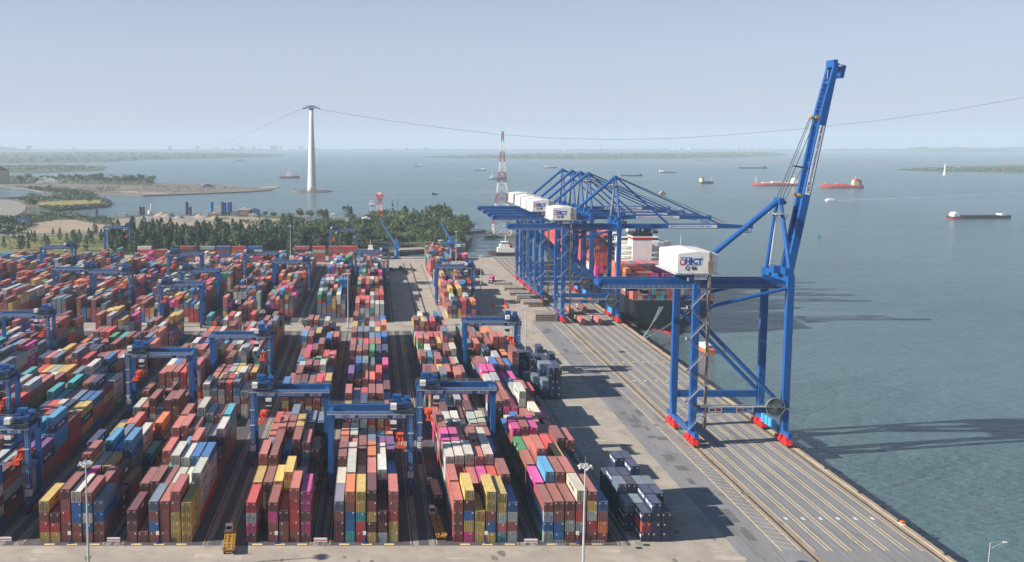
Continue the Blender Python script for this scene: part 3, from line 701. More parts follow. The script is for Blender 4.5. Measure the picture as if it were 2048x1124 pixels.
    MB().tube((x0 + 1.7, y0 - .13, 63.1), (x0 + 1.7, y0 - .10, 63.1), .62, n=14).build("emblem_centre", mat_sign, ho)
    MB().box(x0 + .8, x0 + 4.8, y0 - .08, y0 - .05, 64.5, 64.72).box(x0 + 3, x0 + 7.8, y0 - .08, y0 - .05, 62.15, 62.35).build("emblem_stripe", 'text_blue', ho)
    # A frame and stays
    for fy, ty in ((.6, 8.3), (D - .6, 11.2)): MB().tube((W + .2, fy, 58.6), (W - .4, ty, 82.5), .78, .62, n=10).build("mast_leg", B, t)
    MB().bar((W - .4, 7.4, 83), (W - .4, 12.1, 83), 1.5, 2.2).bar((W - .4, 9.75, 83.4), (W + 1.8, 9.75, 82.2), 1.6, 1.2).build("mast_head", B, t)
    mp = MB().box(W - 3.0, W + 2.0, 5.4, 14.1, 78.6, 78.8)
    for k in range(9): mp.box(W - 3 + .62 * k, W - 2.93 + .62 * k, 5.4, 5.47, 78.8, 79.9)
    mp.box(W - 3, W + 2, 5.4, 5.46, 79.8, 79.9).bar((W - 3, 6.5, 78.6), (W - .3, 8, 75), .2).bar((W + 1.6, 6.5, 78.6), (W, 8, 75), .2)
    mp.bar((W - 2.6, 9.75, 60), (W - .8, 9.75, 78.6), .55).build("mast_platform", 'galvanised', t)
    MB().box(W - 4.4, W - 2.2, 3.0, 6.4, 58.7, 61.2).box(W - 2, W + .9, -.4, 3.2, 58.6, 60.9).build("hoist_frame", B, t)
    MB().tube((W - .6, 9.75, 83.2), (1.8, 9.75, 58.4), .98, .9, n=12).build("backstay", B, t)
    # boom
    hx, hzz = 34.2, 54.8
    dr = Vector((.176, 0, 1)).normalized() if boom_up else Vector((1, 0, 0.0))
    nr = Vector((-dr.z, 0, dr.x))           # towards the deck side of the boom
    P = lambda a, gy, n_=0.0: tuple(Vector((hx, gy, hzz)) + dr * a + nr * n_)
    BLn = 76.5
    for gy in (ya, yb):
        g = MB(); facing_bar(g, P(0, gy), P(60, gy), 2.45, 1.2); facing_bar(g, P(60, gy), P(BLn, gy, -.4), 2.45, 1.2, w2=1.5)
        go = g.build("boom_girder", B, t)
        wk = MB(); oy = gy + (1.25 if gy == ya else -1.25)
        facing_bar(wk, P(2, oy, -.9), P(66, oy, -.9), .12, 1.1)
        for k in range(26): facing_bar(wk, P(3 + 2.5 * k, oy, -.9), P(3.08 + 2.5 * k, oy, 1.4), .09, .09)
        wk.build("boom_walkway", 'light_blue', go)
    tie = MB()
    for a in (3, 16, 29, 42, 55, 70): tie.bar(P(a, ya + .7), P(a, yb - .7), .9, .9)
    tie.build("boom_tie", B, t)
    tp = MB(); tp.bar(P(BLn - .2, ya - .5), P(BLn - .2, yb + .5), 1.4, 2.4)
    for gy in (ya - .4, yb + .4):
        for a, b in ((72, -3.6), (76, -3.6)): facing_bar(tp, P(a, gy, b), P(a, gy, .2), .25, .25)
        facing_bar(tp, P(72, gy, -3.6), P(76, gy, -3.6), .25, .25); facing_bar(tp, P(72, gy, -2.4), P(76, gy, -2.4), .2, .2)
    tp.bar(P(74, ya - .4, -3.6), P(74, yb + .4, -3.6), 4.2, .25, up=tuple(nr))
    tp.build("boom_tip", B, t)
    tb = MB()
    for k in range(10): facing_bar(tb, P(57 + 1.5 * k, ya, 1.4), P(57.1 + 1.5 * k, ya, 2.9), .1, .1)
    tb.tube(P(71, 9.7, .5), P(74, 9.7, .9), .1); tb.build("boom_lamp", 'galvanised', t)
    for gy in (ya + .2, yb - .2): MB().tube(P(57.5, gy - .4, 1.9), P(57.5, gy + .4, 1.9), .6, n=12).build('sheave', 'yellow_paint', t)
    if boom_up:
        for gy in (ya + .2, yb - .2): MB().tube(P(30.5, gy - .4, 2.2), P(30.5, gy + .4, 2.2), .6, n=12).build('sheave', 'yellow_paint', t)
    pass
    pn = MB(); a0, a1 = (34, 62) if boom_up else (28, 56)
    if boom_up: a0, a1 = 31.0, 55.0
    facing_bar(pn, P(a0, ya - .66), P(a1, ya - .66), 1.7, .06)
    po = pn.build("name_board", 'white_paint', t)
    ang = math.atan2(dr.z, dr.x)
    for s_, a, mm, sz in (("HICT", a0 + 2.4, 'text_blue', 1.5), ("HAI PHONG INTERNATIONAL CONTAINER TERMINAL", a0 + 14.3, 'text_blue', .86)):
        text_on(s_, sz, po, P(a, ya - .71), '-y', mm, .03, tilt=ang)
    ap = Vector((W - .4, 9.75, 83.4))
    if boom_up:
        for gy, rr, o in ((7.6, .13, 0), (9.75, .10, .5), (11.9, .13, 0)):
            q = P(57.5, gy, 2.4 + o); MB().path([(ap.x, gy, ap.z), q], rr).build("forestay", 'cable', t)
        MB().path([(ap.x + 1, 8.6, ap.z - 1), P(38, 8.6, 3.5), P(40, 8.6, 1.4)], .1).build("forestay", 'cable', t)
        bb = MB(); bb.bar(P(40, ya, 1), P(40, ya, 6), .3).bar(P(40, yb, 1), P(40, yb, 5), .3); bb.build("stay_link", 'cable', t)
    else:
        for gy in (ya, yb):
            for a in (28.0, 57.5): MB().bar((ap.x + .5, 9.75 + (gy - 9.75) * .3, ap.z), P(a, gy, 1.6), .55, .55).build("forestay", B, t)
        MB().path([(ap.x + 1, 9.75, ap.z), P(62, 9.75, 1.8)], .16).build("hoist_rope", 'cable', t)
    # stairs, lift mast, reel, boards
    st = MB(); z = 5.0; k = 0
    while z < 56:
        xa, xb = (-2.6, 2.4) if k % 2 == 0 else (2.4, -2.6); zz = min(z + 5.3, 57)
        st.bar((xa, -2.0, z), (xb, -2.0, zz), .6, .1); st.bar((xa, -2.45, z + 1), (xb, -2.45, zz + 1), .07, .07); st.bar((xa, -1.6, z + 1), (xb, -1.6, zz + 1), .07, .07)
        for f in (0, .25, .5, .75): st.box(xa + (xb - xa) * f - .03, xa + (xb - xa) * f + .03, -2.48, -2.42, z + (zz - z) * f, z + (zz - z) * f + 1)
        s2 = 1 if xb > 0 else -1
        st.box(min(xb, xb + s2 * 1.1), max(xb, xb + s2 * 1.1), -2.6, -1.1, zz - .08, zz)
        for yy in (-2.6, -1.15): st.box(min(xb, xb + s2 * 1.1), max(xb, xb + s2 * 1.1), yy, yy + .06, zz + .95, zz + 1.02)
        st.box(xb + s2 * 1.05, xb + s2 * 1.1, -2.6, -1.1, zz, zz + 1.0)
        z = zz; k += 1
    for q in range(6): st.bar((-3.5, -2.5 + q * 1.1, 1.2), (-3.5, -2.5 + q * 1.1, 12), .09)
    for zz in (3, 6, 9, 12): st.bar((-3.5, -2.5, zz), (-3.5, 3, zz), .09); st.bar((-3.5, 3, zz), (-1, 3, zz), .09)
    st.build("stair", M['stair_grey'], t)
    lm = MB().box(3.4, 4.2, -1.6, -.8, 6, 66.5)
    for k in range(40): lm.box(3.3, 4.3, -1.7, -.7, 6.4 + k * 1.5, 6.55 + k * 1.5)
    lm.box(3.0, 4.7, -1.9, -.5, 60.2, 63.4).build("lift_mast", M['lift_grey'], t)
    rl = MB(); c = Vector((W - 4.0, -1.55, 13.4))
    for k in range(28):
        a, b = 2 * math.pi * k / 28, 2 * math.pi * (k + 1) / 28
        for rr in (3.15, 2.2, 1.2):
            rl.bar((c.x + rr * math.cos(a), c.y, c.z + rr * math.sin(a)), (c.x + rr * math.cos(b), c.y, c.z + rr * math.sin(b)), .22 if rr > 3 else .1, .7 if rr > 3 else .3, up=(0, 1, 0))
        rl.bar((c.x, c.y - .25, c.z), (c.x + 3.15 * math.cos(a), c.y - .25, c.z + 3.15 * math.sin(a)), .09)
    rl.tube((c.x, c.y - .5, c.z), (c.x, c.y + .7, c.z), .55); MB().tube((c.x, c.y + .1, c.z), (c.x, c.y + .25, c.z), 2.9, n=20).build('reel_back', 'dark_steel', t)
    rl.build("cable_reel", M['reel_grey'], t)
    wk = MB().box(2, W - 1, -2.0, -.8, 13.5, 13.6)
    for k in range(16): wk.box(2.2 + 1.75 * k, 2.27 + 1.75 * k, -2.0, -1.95, 13.6, 14.6)
    for zz in (14.0, 14.55): wk.box(2, W - 2, -2.02, -1.96, zz, zz + .06)
    wk.build("portal_walkway", 'galvanised', t)
    pb = [c_ for c_ in t.children if c_.name.startswith("portal_beam")][0]
    for xa, xb, m_ in ((5.0, 9.9, 'white_paint'), (10.4, 14.2, 'light_blue'), (14.5, 20.6, mat_sign)):
        MB().box(xa, xb, -.80, -.76, 11.35, 13.2).build("advert_board", m_, pb)
    text_on("HICT", 1.6, pb, (18.2, -.83, 12.2), '-y', 'text_blue', .04)
    MB().tube((15.6, -.86, 12.2), (15.6, -.81, 12.2), .7, n=12).build("emblem", 'text_red', pb)
    MB().box(5.6, 7.2, -.84, -.81, 11.9, 12.6).box(11, 13.6, -.84, -.81, 12.1, 12.5).build("advert_mark", 'text_black', pb)
    MB().box(7.7, 9.3, -.84, -.81, 11.8, 12.8).build("advert_mark", 'text_red', pb)
    # trolley and driver's cab
    tx = -19.0 if boom_up else 51.0
    tr = MB().box(tx - 3.2, tx + 3.2, ya + .7, yb - .7, 53.2, 54.8).box(tx - 2, tx + 2, ya + 1.2, yb - 1.2, 51.6, 53.2); to = tr.build("trolley", 'machine_blue', t)
    MB().box(tx + 3.4, tx + 5.6, ya + 1, ya + 3.4, 50.2, 53.0).build("cab", 'white_paint', to); MB().box(tx + 3.36, tx + 5.64, ya + .97, ya + 3.43, 50.7, 51.9).build("cab_window", 'glass_dark', to)
    fs = MB()
    for k in range(14): fs.tube((tx - 9 + k * .9 - (14 if boom_up else -0), ya - .9, 53), (tx - 8.55 + k * .9 - (14 if boom_up else 0), ya - .9, 51.4 if k % 2 else 52.4), .07, n=4)
    fs.build("festoon", 'cable', t)
    if not boom_up:
        for k in range(3):
            MB().bar((-2 + 12 * k, ya - .63, 54.7), (-2 + 12 * k, ya - .62, 54.7), .1)
    return t
def crane_number(t, s):
    ho = [c for c in t.children if c.name.startswith("machinery_house")][0]
    text_on(s, 1.9, ho, (-2.4, -1.05, 61.0), '-y', 'text_black', .03)
    text_on(s, .95, t, (31.6, -1.16, 12.6), '-y', 'text_white', .03)
M['stair_grey'] = mat('stair_grey', (.17, .20, .24), .6)
M['reel_grey'] = mat('reel_grey', (.15, .17, .2), .5)
mat_sign = mat('sign_white', (.70, .74, .82), .5, var=.05)
M['lift_grey'] = mat('lift_grey', (.20, .17, .14), .6, var=.3, scale=.8)
near = sts_crane(109.5, 292.6, True, "nearest blue quay crane with its boom raised high, number six on its white house")
crane_number(near, "Q 06")
far_y = [depth_at(s) for s in (3.47, 3.085, 2.965, 2.845, 2.71)]
far = sts_crane(109.5, far_y[0] + .6, False, "frontmost of the five lowered quay cranes, standing by the ship's stern")
fl = ["second lowered quay crane behind the frontmost one, boom out over the ship", "third of five lowered quay cranes, in the middle of the close row", "fourth of five lowered quay cranes, last but one along the quay", "farthest of the five lowered quay cranes, beside the lattice pylon"]
fars = [far]
for i, lb in enumerate(fl):
    c = copy_tree(far); c.location = (109.5, far_y[i + 1], 0); c['label'] = lb; fars.append(c)
for c, s in zip(fars, ("Q 05", "Q 04", "Q 03", "Q 02", "Q 01")): crane_number(c, s)

# ================================================================ RUBBER TYRED GANTRIES
def gantry(trolley_x):
    t = thing("gantry_crane", "blue yard gantry", "gantry crane", (0, 0, 0), 0, "blue gantry cranes straddling the container blocks")
    W, D, H_, B = 23.5, 7.6, 24.6, 'gantry_blue'
    for x in (0, W):
        for y in (0, D):
            m = MB().bar((x, y, 3.0), (x, y, H_ - 1.9), 1.05, 1.5, up=(1, 0, 0)); m.build("leg", B, t)
        sb = MB().bar((x, -1.6, 2.4), (x, D + 1.6, 2.4), 1.2, 1.2); sb.build("sill_beam", B, t); MB().box(x - .4, x + .4, .5, D - .5, 12.0, 12.9).build("cross_tie", B, t)
        for y in (-.4, D + .4):
            tr = MB().box(x - .55, x + .55, y - 1.5, y + 1.5, 1.0, 1.85).build("bogie", M['dark_red'], t)
            for q in (-.95, .95): MB().tube((x - .35, y + q, .75), (x + .35, y + q, .75), .75, n=12).build("wheel", 'rubber', tr)
    for y in (0, D):
        g = MB().box(-1.1, W + 1.1, y - .62, y + .62, H_ - 1.9, H_).build("girder", B, t)
        w_ = MB(); oy = -1.25 if y == 0 else D + 1.25
        w_.box(-1, W + 1, min(oy, y), max(oy, y), H_ - .55, H_ - .45)
        for k in range(13): w_.box(-1 + 2.1 * k, -.93 + 2.1 * k, oy - .04, oy + .04, H_ - .45, H_ + .6)
        for zz in (H_ + .05, H_ + .55): w_.box(-1, W + 1, oy - .04, oy + .04, zz, zz + .06)
        w_.build("walkway", 'galvanised', g)
        if y == 0:
            MB().box(1.4, 7.2, -.66, -.62, H_ - 1.65, H_ - .7).box(8.2, 16.6, -.66, -.62, H_ - 1.6, H_ - .75).box(18.2, 22.0, -.66, -.62, H_ - 1.65, H_ - .7).build("name_board", 'sign', g)
            text_on("HAI PHONG INTERNATIONAL CONTAINER TERMINAL", .36, g, (12.4, -.69, H_ - 1.18), '-y', 'text_blue', .02)
            text_on("HICT", .95, g, (4.6, -.69, H_ - 1.2), '-y', 'text_blue', .03); text_on("RTG", .9, g, (20.1, -.69, H_ - 1.2), '-y', 'text_blue', .03)
    MB().box(-.62, .62, .9, D - .9, H_ - 1.7, H_ - .4).box(W - .62, W + .62, .9, D - .9, H_ - 1.7, H_ - .4).build("end_tie", B, t)
    x = trolley_x; tr = MB().box(x - 3.0, x + 3.0, -.4, .4, H_ + .1, H_ + .9).box(x - 3.0, x + 3.0, D - .4, D + .4, H_ + .1, H_ + .9).box(x - 2.6, x - 1.4, .4, D - .4, H_ + .2, H_ + .8).box(x + 1.4, x + 2.6, .4, D - .4, H_ + .2, H_ + .8)
    to = tr.build("trolley", 'machine_blue', t)
    mc = MB().tube((x - 1.5, 2.2, H_ + 1.6), (x + 1.5, 2.2, H_ + 1.6), .75, n=12).box(x - 2.4, x - .6, 3.8, 5.6, H_ + .8, H_ + 2.2).tube((x + .6, 4.6, H_ + 1.5), (x + 2.2, 4.6, H_ + 1.5), .6, n=10).box(x + 1.2, x + 2.8, .8, 2.2, H_ + .8, H_ + 2.4)
    mc.build("hoist", 'machine_blue', to); MB().box(x - 3.4, x + 3.4, -1.6, D + 1.2, H_ + .86, H_ + .98).bar((x - 3.4, -1.55, H_ + 1), (x - 3.4, -1.55, H_ + 2.0), .08).bar((x + 3.4, -1.55, H_ + 1), (x + 3.4, -1.55, H_ + 2.0), .08).bar((x - 3.4, -1.55, H_ + 1.95), (x + 3.4, -1.55, H_ + 1.95), .08).build("trolley_deck", 'dark_steel', to); MB().box(x - 2.2, x + .4, 5.9, D + .3, H_ + 1, H_ + 3.2).tube((x + 1.2, 6.2, H_ + 2.3), (x + 3.0, 6.2, H_ + 2.3), .9, n=12).build("drive_unit", 'gantry_blue', to); MB().box(x - 3.0, x - 1.3, -1.2, .5, H_ + .95, H_ + 2.6).build("electric_cabinet", 'white_paint', to)
    cx = x + (2.2 if x < 12 else -2.2)
    MB().box(cx - .9, cx + .9, -1.1, 1.0, H_ - 4.8, H_ - 2.3).bar((cx, 0, H_ - 2.3), (cx, 0, H_ + .2), .4).build("cab", 'white_paint', to)
    MB().box(cx - .93, cx + .93, -1.13, 1.03, H_ - 4.5, H_ - 3.3).build("cab_window", 'glass_dark', to)
    zs = 15.2
    rp = MB()
    for a in (-.9, .9):
        for b in (2.2, 5.4): rp.tube((x + a, b, zs + 1.4), (x + a * 1.3, b, H_ + .4), .06, n=4)
    rp.build("hoist_rope", 'cable', to)
    sp = MB().box(x - .9, x + .9, 2.0, 5.6, zs + .5, zs + 1.5).box(x - 1.2, x + 1.2, 2.8, 4.8, zs - .1, zs + .5).box(x - .7, x - .3, -2.2, D + 2.2, zs - .6, zs - .1).box(x + .3, x + .7, -2.2, D + 2.2, zs - .6, zs - .1)
    for yy in (-2.3, D + 1.7): sp.box(x - 1.22, x + 1.22, yy, yy + .6, zs - .75, zs - .1)
    sp.bar((x - .6, -1.8, zs), (x - .4, 2.6, zs + 1.6), .25).bar((x + .6, -1.8, zs), (x + .4, 2.6, zs + 1.6), .25).bar((x, D + 1.8, zs), (x, 5, zs + 1.6), .3)
    sp.build("spreader", 'spreader_red', t)
    px = W + .1 if trolley_x < 12 else -.1
    MB().box(px - 1.0, px + 1.0, 1.2, D - 1.2, 3.1, 5.6).build("power_unit", 'gantry_blue', t)
    ox = 0 if trolley_x < 12 else W
    MB().box(ox - .8, ox + .8, -.75, 0.6, 5.0, 6.9).box(ox - .5, ox + .5, -.8, .0, 7.5, 8.4).build("electric_cabinet", 'white_paint', t)
    la = MB()
    for a in (-.3, .3): la.box(ox + a - .04, ox + a + .04, -.95, -.87, 3, H_)
    for k in range(26): la.box(ox - .3, ox + .3, -.95, -.87, 3.4 + .8 * k, 3.46 + .8 * k)
    for k in range(3): la.box(ox - .8, ox + .8, -1.5, -.55, 8.5 + 5 * k, 8.58 + 5 * k)
    la.build("ladder", 'galvanised', t)
    return t
M['dark_red'] = mat('dark_red', (.20, .025, .02), .6, var=.35, scale=.9)
M['sign'] = mat('sign_board', (.50, .56, .66), .5, var=.1)
GL, GR = gantry(3.0), gantry(20.6)
SPOTS = [(15.3 - 53.5, 6.24, 'L', "third whole block from the left, towards its near end"), (-12.3, 6.78, 'R', "fourth whole block from the left, towards its near end"), (15.3, 6.18, 'L', "fifth whole block from the left"),
         (41.2, 4.5, 'R', "outermost block, beside a tall light mast"), (-12.3 - 53.5, 4.86, 'R', "second whole block from the left, midway along"), (15.3 - 107, 5.3, 'L', "first whole block from the left, midway along"),
         (-12.3 - 107, 7.15, 'R', "cut-off leftmost block, one blue leg beside the lane"), (15.3 - 160.5, 5.95, 'R', "block at the frame's left edge, only its right leg showing"), (-12.3 - 160.5, 4.33, 'R', "block at the left edge just before the cross road"),
         (-12.3 - 107, 3.57, 'L', "far block just beyond the cross road, with a free spreader"), (-12.3 - 107, 3.22, 'L', "far block right behind another gantry"), (-12.3 - 53.5, 3.0, 'R', "far block next to the dark lane, left of the narrow mast"),
         (15.3 - 107, 2.79, 'L', "far block in front of the conifer belt's middle"), (15.3 - 160.5, 2.81, 'L', "far block in front of the grey and red cross stacks"), (-12.3 - 214 + 26.5, 3.18, 'R', "far left block, first of a pair side by side"),
         (-12.3 - 160.5, 3.25, 'R', "far left block, second of a pair side by side"), (15.3 - 267.5, 2.62, 'R', "farthest left block before the meadow"), (15.3 - 267.5, 2.12, 'R', "yard's far edge standing over bare ground by the meadow"),
         (15.3 - 53.5, 2.2, 'L', "far end of the third block, against the trees"), (-12.3, 2.75, 'R', "far end of the fourth block, below the red and white tower"), (41.2, 3.13, 'R', "far outermost block in front of the harbour basin")]
used = set()
for x, s, side, where in SPOTS:
    src = GL if side == 'L' else GR
    o = src if side not in used else copy_tree(src); used.add(side)
    o.location = (x, depth_at(s), 0); o['label'] = "blue gantry crane over " + where
M['rope'] = mat('rope', (.45, .47, .45), .8)
M['tower_white'] = mat('tower_white', (.62, .60, .56), .8, var=.08, scale=.03)
M['pylon_red'] = mat('pylon_red', (.30, .05, .06), .6)
# ================================================================ CONTAINER SHIP
SHX = 170.2
def container_ship():
    t = thing("container_ship", "navy hulled container ship moored stern first beside the blue quay cranes", "ship", (SHX, 488, SEA_Z))
    zs = [-3.0, 1.0, 4.5, 8.0, 12.0, 15.5, 18.6]
    st = [(0, [1, 2.5, 9, 16, 20.5, 21.8, 22.2]), (3, [1.5, 4, 12, 18.5, 21.7, 22.5, 22.8]), (9, [3, 8, 16, 20.8, 22.6, 23, 23]), (22, [8, 15, 20, 22.4, 23, 23, 23]), (45, [17, 20, 22.4, 23, 23, 23, 23]), (80, [21, 23, 23, 23, 23, 23, 23]),
          (230, [21, 23, 23, 23, 23, 23, 23]), (262, [14, 17, 18.5, 19.5, 20.5, 21.5, 22.5]), (285, [6, 8, 9, 10.5, 12.5, 15, 17]), (300, [1, 1, 1.5, 2.5, 4, 6, 8])]
    rings = [[(hb, y, z) for hb, z in zip(h, zs)] + [(-hb, y, z) for hb, z in zip(h[::-1], zs[::-1])] for y, h in st]
    hm = MB().loft(rings); hl = hm.build("hull", 'hull_navy', t)
    bt = MB()
    bt.loft([[(hb * 1.004 + .02, y - (.05 if y == 0 else 0), z) for hb, z in zip(h[:2], (-3.0, 1.0))] + [(-hb * 1.004 - .02, y - (.05 if y == 0 else 0), z) for hb, z in zip(h[:2][::-1], (1.0, -3.0))] for y, h in st])
    bt.build("boot_top", 'text_red', t)
    MB().box(-.6, .6, -4.5, 2, -3, 1.9).build("rudder", 'red_paint', t)
    text_on("NYK VENUS", 1.3, hl, (4.0, -.12, 14.4), '-y', 'text_white', .03, tilt=0); text_on("PANAMA", .9, hl, (4.0, -.12, 12.5), '-y', 'text_white', .02)
    rl = MB()
    for k in range(24): rl.box(-22 + 1.9 * k, -21.9 + 1.9 * k, .15, .25, 18.6, 19.8)
    rl.box(-22, 22, .15, .25, 19.75, 19.85).box(-22, 22, .15, .25, 19.2, 19.28); rl.build("deck_railing", 'galvanised', t)
    fr = MB()
    for b in range(8):
        for x in (-22.6, -11, 0, 11, 22.6):
            if 4 < b < 6: continue
            fr.bar((x, 1.2 + b * 12.85, 18.6), (x, 1.2 + b * 12.85, 25), .3)
        if not 4 < b < 6: fr.box(-22.6, 22.6, 1.0 + b * 12.85, 1.4 + b * 12.85, 21.6, 21.8)
    fr.build("lashing_bridge", 'dark_steel', t)
    # accommodation, funnel casing and bridge
    ac = MB().box(-12, 13, 70, 81, 18.6, 43.5)
    for k in range(7): ac.box(-13, 14, 69, 82, 21.5 + 3.1 * k, 21.7 + 3.1 * k)
    a = ac.build("accommodation", 'white_paint', t)
    w = MB()
    for k in range(7):
        for x in range(-11, 12, 3): w.box(x - .5, x + .5, 69.96, 70, 22.7 + 3.1 * k, 23.7 + 3.1 * k)
    w.build("window", 'glass_dark', a)
    br = MB().box(-18, 20, 70.5, 78, 43.6, 44.6).box(-13, 14, 71, 77.5, 44.6, 47.2).box(-13, 13, 71.5, 77, 47.2, 47.5); b_ = br.build("bridge", 'white_paint', t)
    MB().box(-12.6, 13.6, 70.95, 71, 45.4, 46.6).build("bridge_window", 'glass_dark', b_)
    MB().bar((0, 74, 47.5), (0, 74, 55), .6).box(-3, 3, 73.7, 74.3, 50.2, 50.5).box(-2.2, 2.2, 73.7, 74.3, 52.4, 52.7).tube((4.5, 74, 47.5), (4.5, 74, 51), .2).lathe([(.1, 50.3), (1.2, 50.9), (1.3, 51.8), (.2, 52.6)], (-5.5, 74, 0), 10).build("radar_mast", 'white_paint', b_)
    cs = MB().box(-7.4, 4.6, 56, 66, 18.6, 47.2); c_ = cs.build("funnel_casing", 'white_paint', t)
    MB().box(-7.6, 4.8, 55.8, 66.2, 47.2, 51.0).build("funnel_band", 'text_black', c_)
    MB().box(-7.72, 4.92, 55.68, 66.32, 47.5, 48.2).build("funnel_stripe", 'text_red', c_); MB().box(-7.7, 4.9, 55.7, 66.3, 48.5, 49.4).build("funnel_stripe", 'white_paint', c_)
    pp = MB().box(-7.5, 4.7, 55.9, 66.1, 51.0, 51.6)
    for x, y, r in ((-5, 58, .7), (-2.5, 60, 1.0), (0, 58.5, .8), (2.5, 60.5, 1.1), (-1, 63, .7), (3, 63, .6)): pp.tube((x, y, 51.4), (x + .4, y - .8, 54), r, n=10)
    pp.build("exhaust_pipe", 'text_black', c_)
    pl = MB()
    for k in range(8):
        pl.box(-13.5, -7.45, 56.5, 65, 20.5 + 3.2 * k, 20.62 + 3.2 * k)
        for q in range(5): pl.box(-13.5 + 1.5 * q, -13.44 + 1.5 * q, 56.5, 56.56, 20.6 + 3.2 * k, 21.7 + 3.2 * k)
        pl.box(-13.5, -7.5, 56.5, 56.56, 21.65 + 3.2 * k, 21.72 + 3.2 * k); pl.bar((-13, 57.4, 20.6 + 3.2 * k), (-8, 57.4, 23.7 + 3.2 * k), .7, .1)
    for x in (-13.4, -7.9): pl.box(x, x + .18, 56.6, 56.8, 18.6, 46)
    pl.build("outside_stair", 'white_paint', c_)
    MB().box(4.62, 19, 60, 66, 18.6, 33).box(15.2, 18.8, 62, 66, 33, 45).box(4.62, 18, 62.3, 64, 41, 42.2).build("engine_casing", 'white_paint', t)
    MB().box(-23, 23, 2, 290, 18.55, 18.62).build("deck", 'rust', t)
    return t
container_ship()
rs2 = random.Random(21)
SHIP_BAYS = [(490.4, 4, [4, 4, 4, 4, 4, 4, 4, 4, 4, 4, 4, 4, 4, 4, 4, 5, 5]), (503.3, 0, [6, 5, 5, 5, 5, 5, 5, 4, 5, 5, 5, 5, 6, 5, 5, 5, 5]), (516.2, 0, [5, 5, 6, 6, 6, 6, 6, 6, 6, 6, 6, 5, 5, 6, 6, 5, 5]), (529.0, 0, [6] * 17)]
for i in range(5): SHIP_BAYS.append((574 + 12.9 * i, 0, [rs2.choice((6, 7, 7, 8)) for _ in range(17)]))
for i in range(9): SHIP_BAYS.append((641 + 12.9 * i, 0, [rs2.choice((5, 6, 7, 7)) for _ in range(17)]))
for yb, _, hs in SHIP_BAYS:
    last = None
    for c, n in enumerate(hs):
        x = SHX - 21.3 + c * 2.66
        for k in range(n):
            if last and rs2.random() < .45: key = last
            else: key = rs2.choice("rrrrrRRRcccmppOgwnbst" if k < n - 1 else "RRRccrpcOw")
            last = key
            if yb > 560 and x < SHX - 12 and k > 2: key = rs2.choice("RRRRcr")
            z = 14.3 + k * 2.62
            mass_box(x - 1.22, x + 1.22, yb, yb + 12.2, z, z + 2.58, vary(PAL[key][1], rs2))
me = bpy.data.meshes.new("container_stacks"); me.from_pydata(VS, [], FS)
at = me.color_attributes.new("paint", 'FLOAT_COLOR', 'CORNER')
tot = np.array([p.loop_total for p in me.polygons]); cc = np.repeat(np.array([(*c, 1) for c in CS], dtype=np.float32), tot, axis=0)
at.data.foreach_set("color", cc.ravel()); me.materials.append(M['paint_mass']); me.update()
tag(link("container_stacks", me), "thousands of stacked shipping containers filling the rest of the yard and the ship's deck", None, None, 'stuff')
for i, (a, b) in enumerate((((-8, 488, 11), (143.2, 455, .6)), ((-7, 488, 11), (143.2, 456, .6)), ((-6, 488, 11), (143.2, 457, .6)), ((7, 488, 8.5), (143.3, 453, .6)), ((9, 488, 8.0), (143.3, 454, .6)))):
    a = Vector((SHX + a[0], a[1], a[2])); b = Vector(b); pts = [a.lerp(b, k / 8) - Vector((0, 0, 1.2 * math.sin(math.pi * k / 8))) for k in range(9)]
    o = MB().path(pts, .14).build("mooring_line", 'rope')
    tag(o, "pale mooring line running from the ship's stern down to the quay edge", "rope", "mooring lines at the ship's stern")

# ================================================================ VEHICLES AND QUAY GEAR
def terminal_tractor(x, y, label, rz=0.0, trailer='yellow_paint', cargo=None, cab='white_paint'):
    t = thing("terminal_truck", label, "truck", (x, y, 0), rz, "terminal trucks")
    ca = MB().loft([[(a, yy, b) for a, b in ((-1.2, .9), (.5, .9), (.5, 2.7), (.35, 3.0), (-1.05, 3.0), (-1.2, 2.7))] for yy in (14.6, 16.4)]); c_ = ca.build("cab", cab, t)
    MB().box(-1.05, .35, 14.55, 14.6, 1.9, 2.75).box(-1.05, .35, 16.4, 16.45, 1.8, 2.75).box(-1.24, -1.2, 14.8, 16.2, 1.8, 2.7).build("window", 'glass_dark', c_)
    MB().box(-1.2, 1.2, 12.2, 17.4, .7, 1.1).box(.6, 1.2, 14.6, 16.9, 1.1, 2.0).tube((1.0, 14.4, 1), (1.0, 14.4, 3.1), .12).build("tractor_frame", 'dark_steel' if trailer != 'yellow_paint' else 'yellow_paint', t)
    tr = MB().box(-.75, -.35, .2, 13.2, 1.15, 1.55).box(.35, .75, .2, 13.2, 1.15, 1.55)
    for yy in (.1, 2.2, 4.4, 6.6, 8.8, 11, 12.6): tr.box(-1.22, 1.22, yy, yy + .5, 1.2, 1.6)
    tr.box(-1.3, -1.1, .1, 12.8, 1.35, 1.62).box(1.1, 1.3, .1, 12.8, 1.35, 1.62)
    for yy in (.1, 12.5): 
        for s_ in (-1, 1): tr.bar((s_ * 1.2, yy + .2, 1.6), (s_ * 1.45, yy + .2, 2.1), .3)
    tr.build("trailer", trailer, t)
    for yy in (1.6, 3.0, 13.4, 16.4):
        for s_ in (-1, 1): MB().tube((s_ * .75, yy, .55), (s_ * 1.25, yy, .55), .55, n=12).build("wheel", 'rubber', t)
    MB().box(-1.1, -.8, .05, .1, .95, 1.15).box(.8, 1.1, .05, .1, .95, 1.15).build("tail_lamp", 'text_red', t)
    return t
terminal_tractor(-36.0, 211.0, "white cabbed truck with an empty yellow trailer, out on the apron's edge", R(7)).scale = (1.1, .76, 1.0)
terminal_tractor(17.9, 218.5, "white cabbed truck with empty orange-yellow trailer in the lane by the fifth block", R(4))
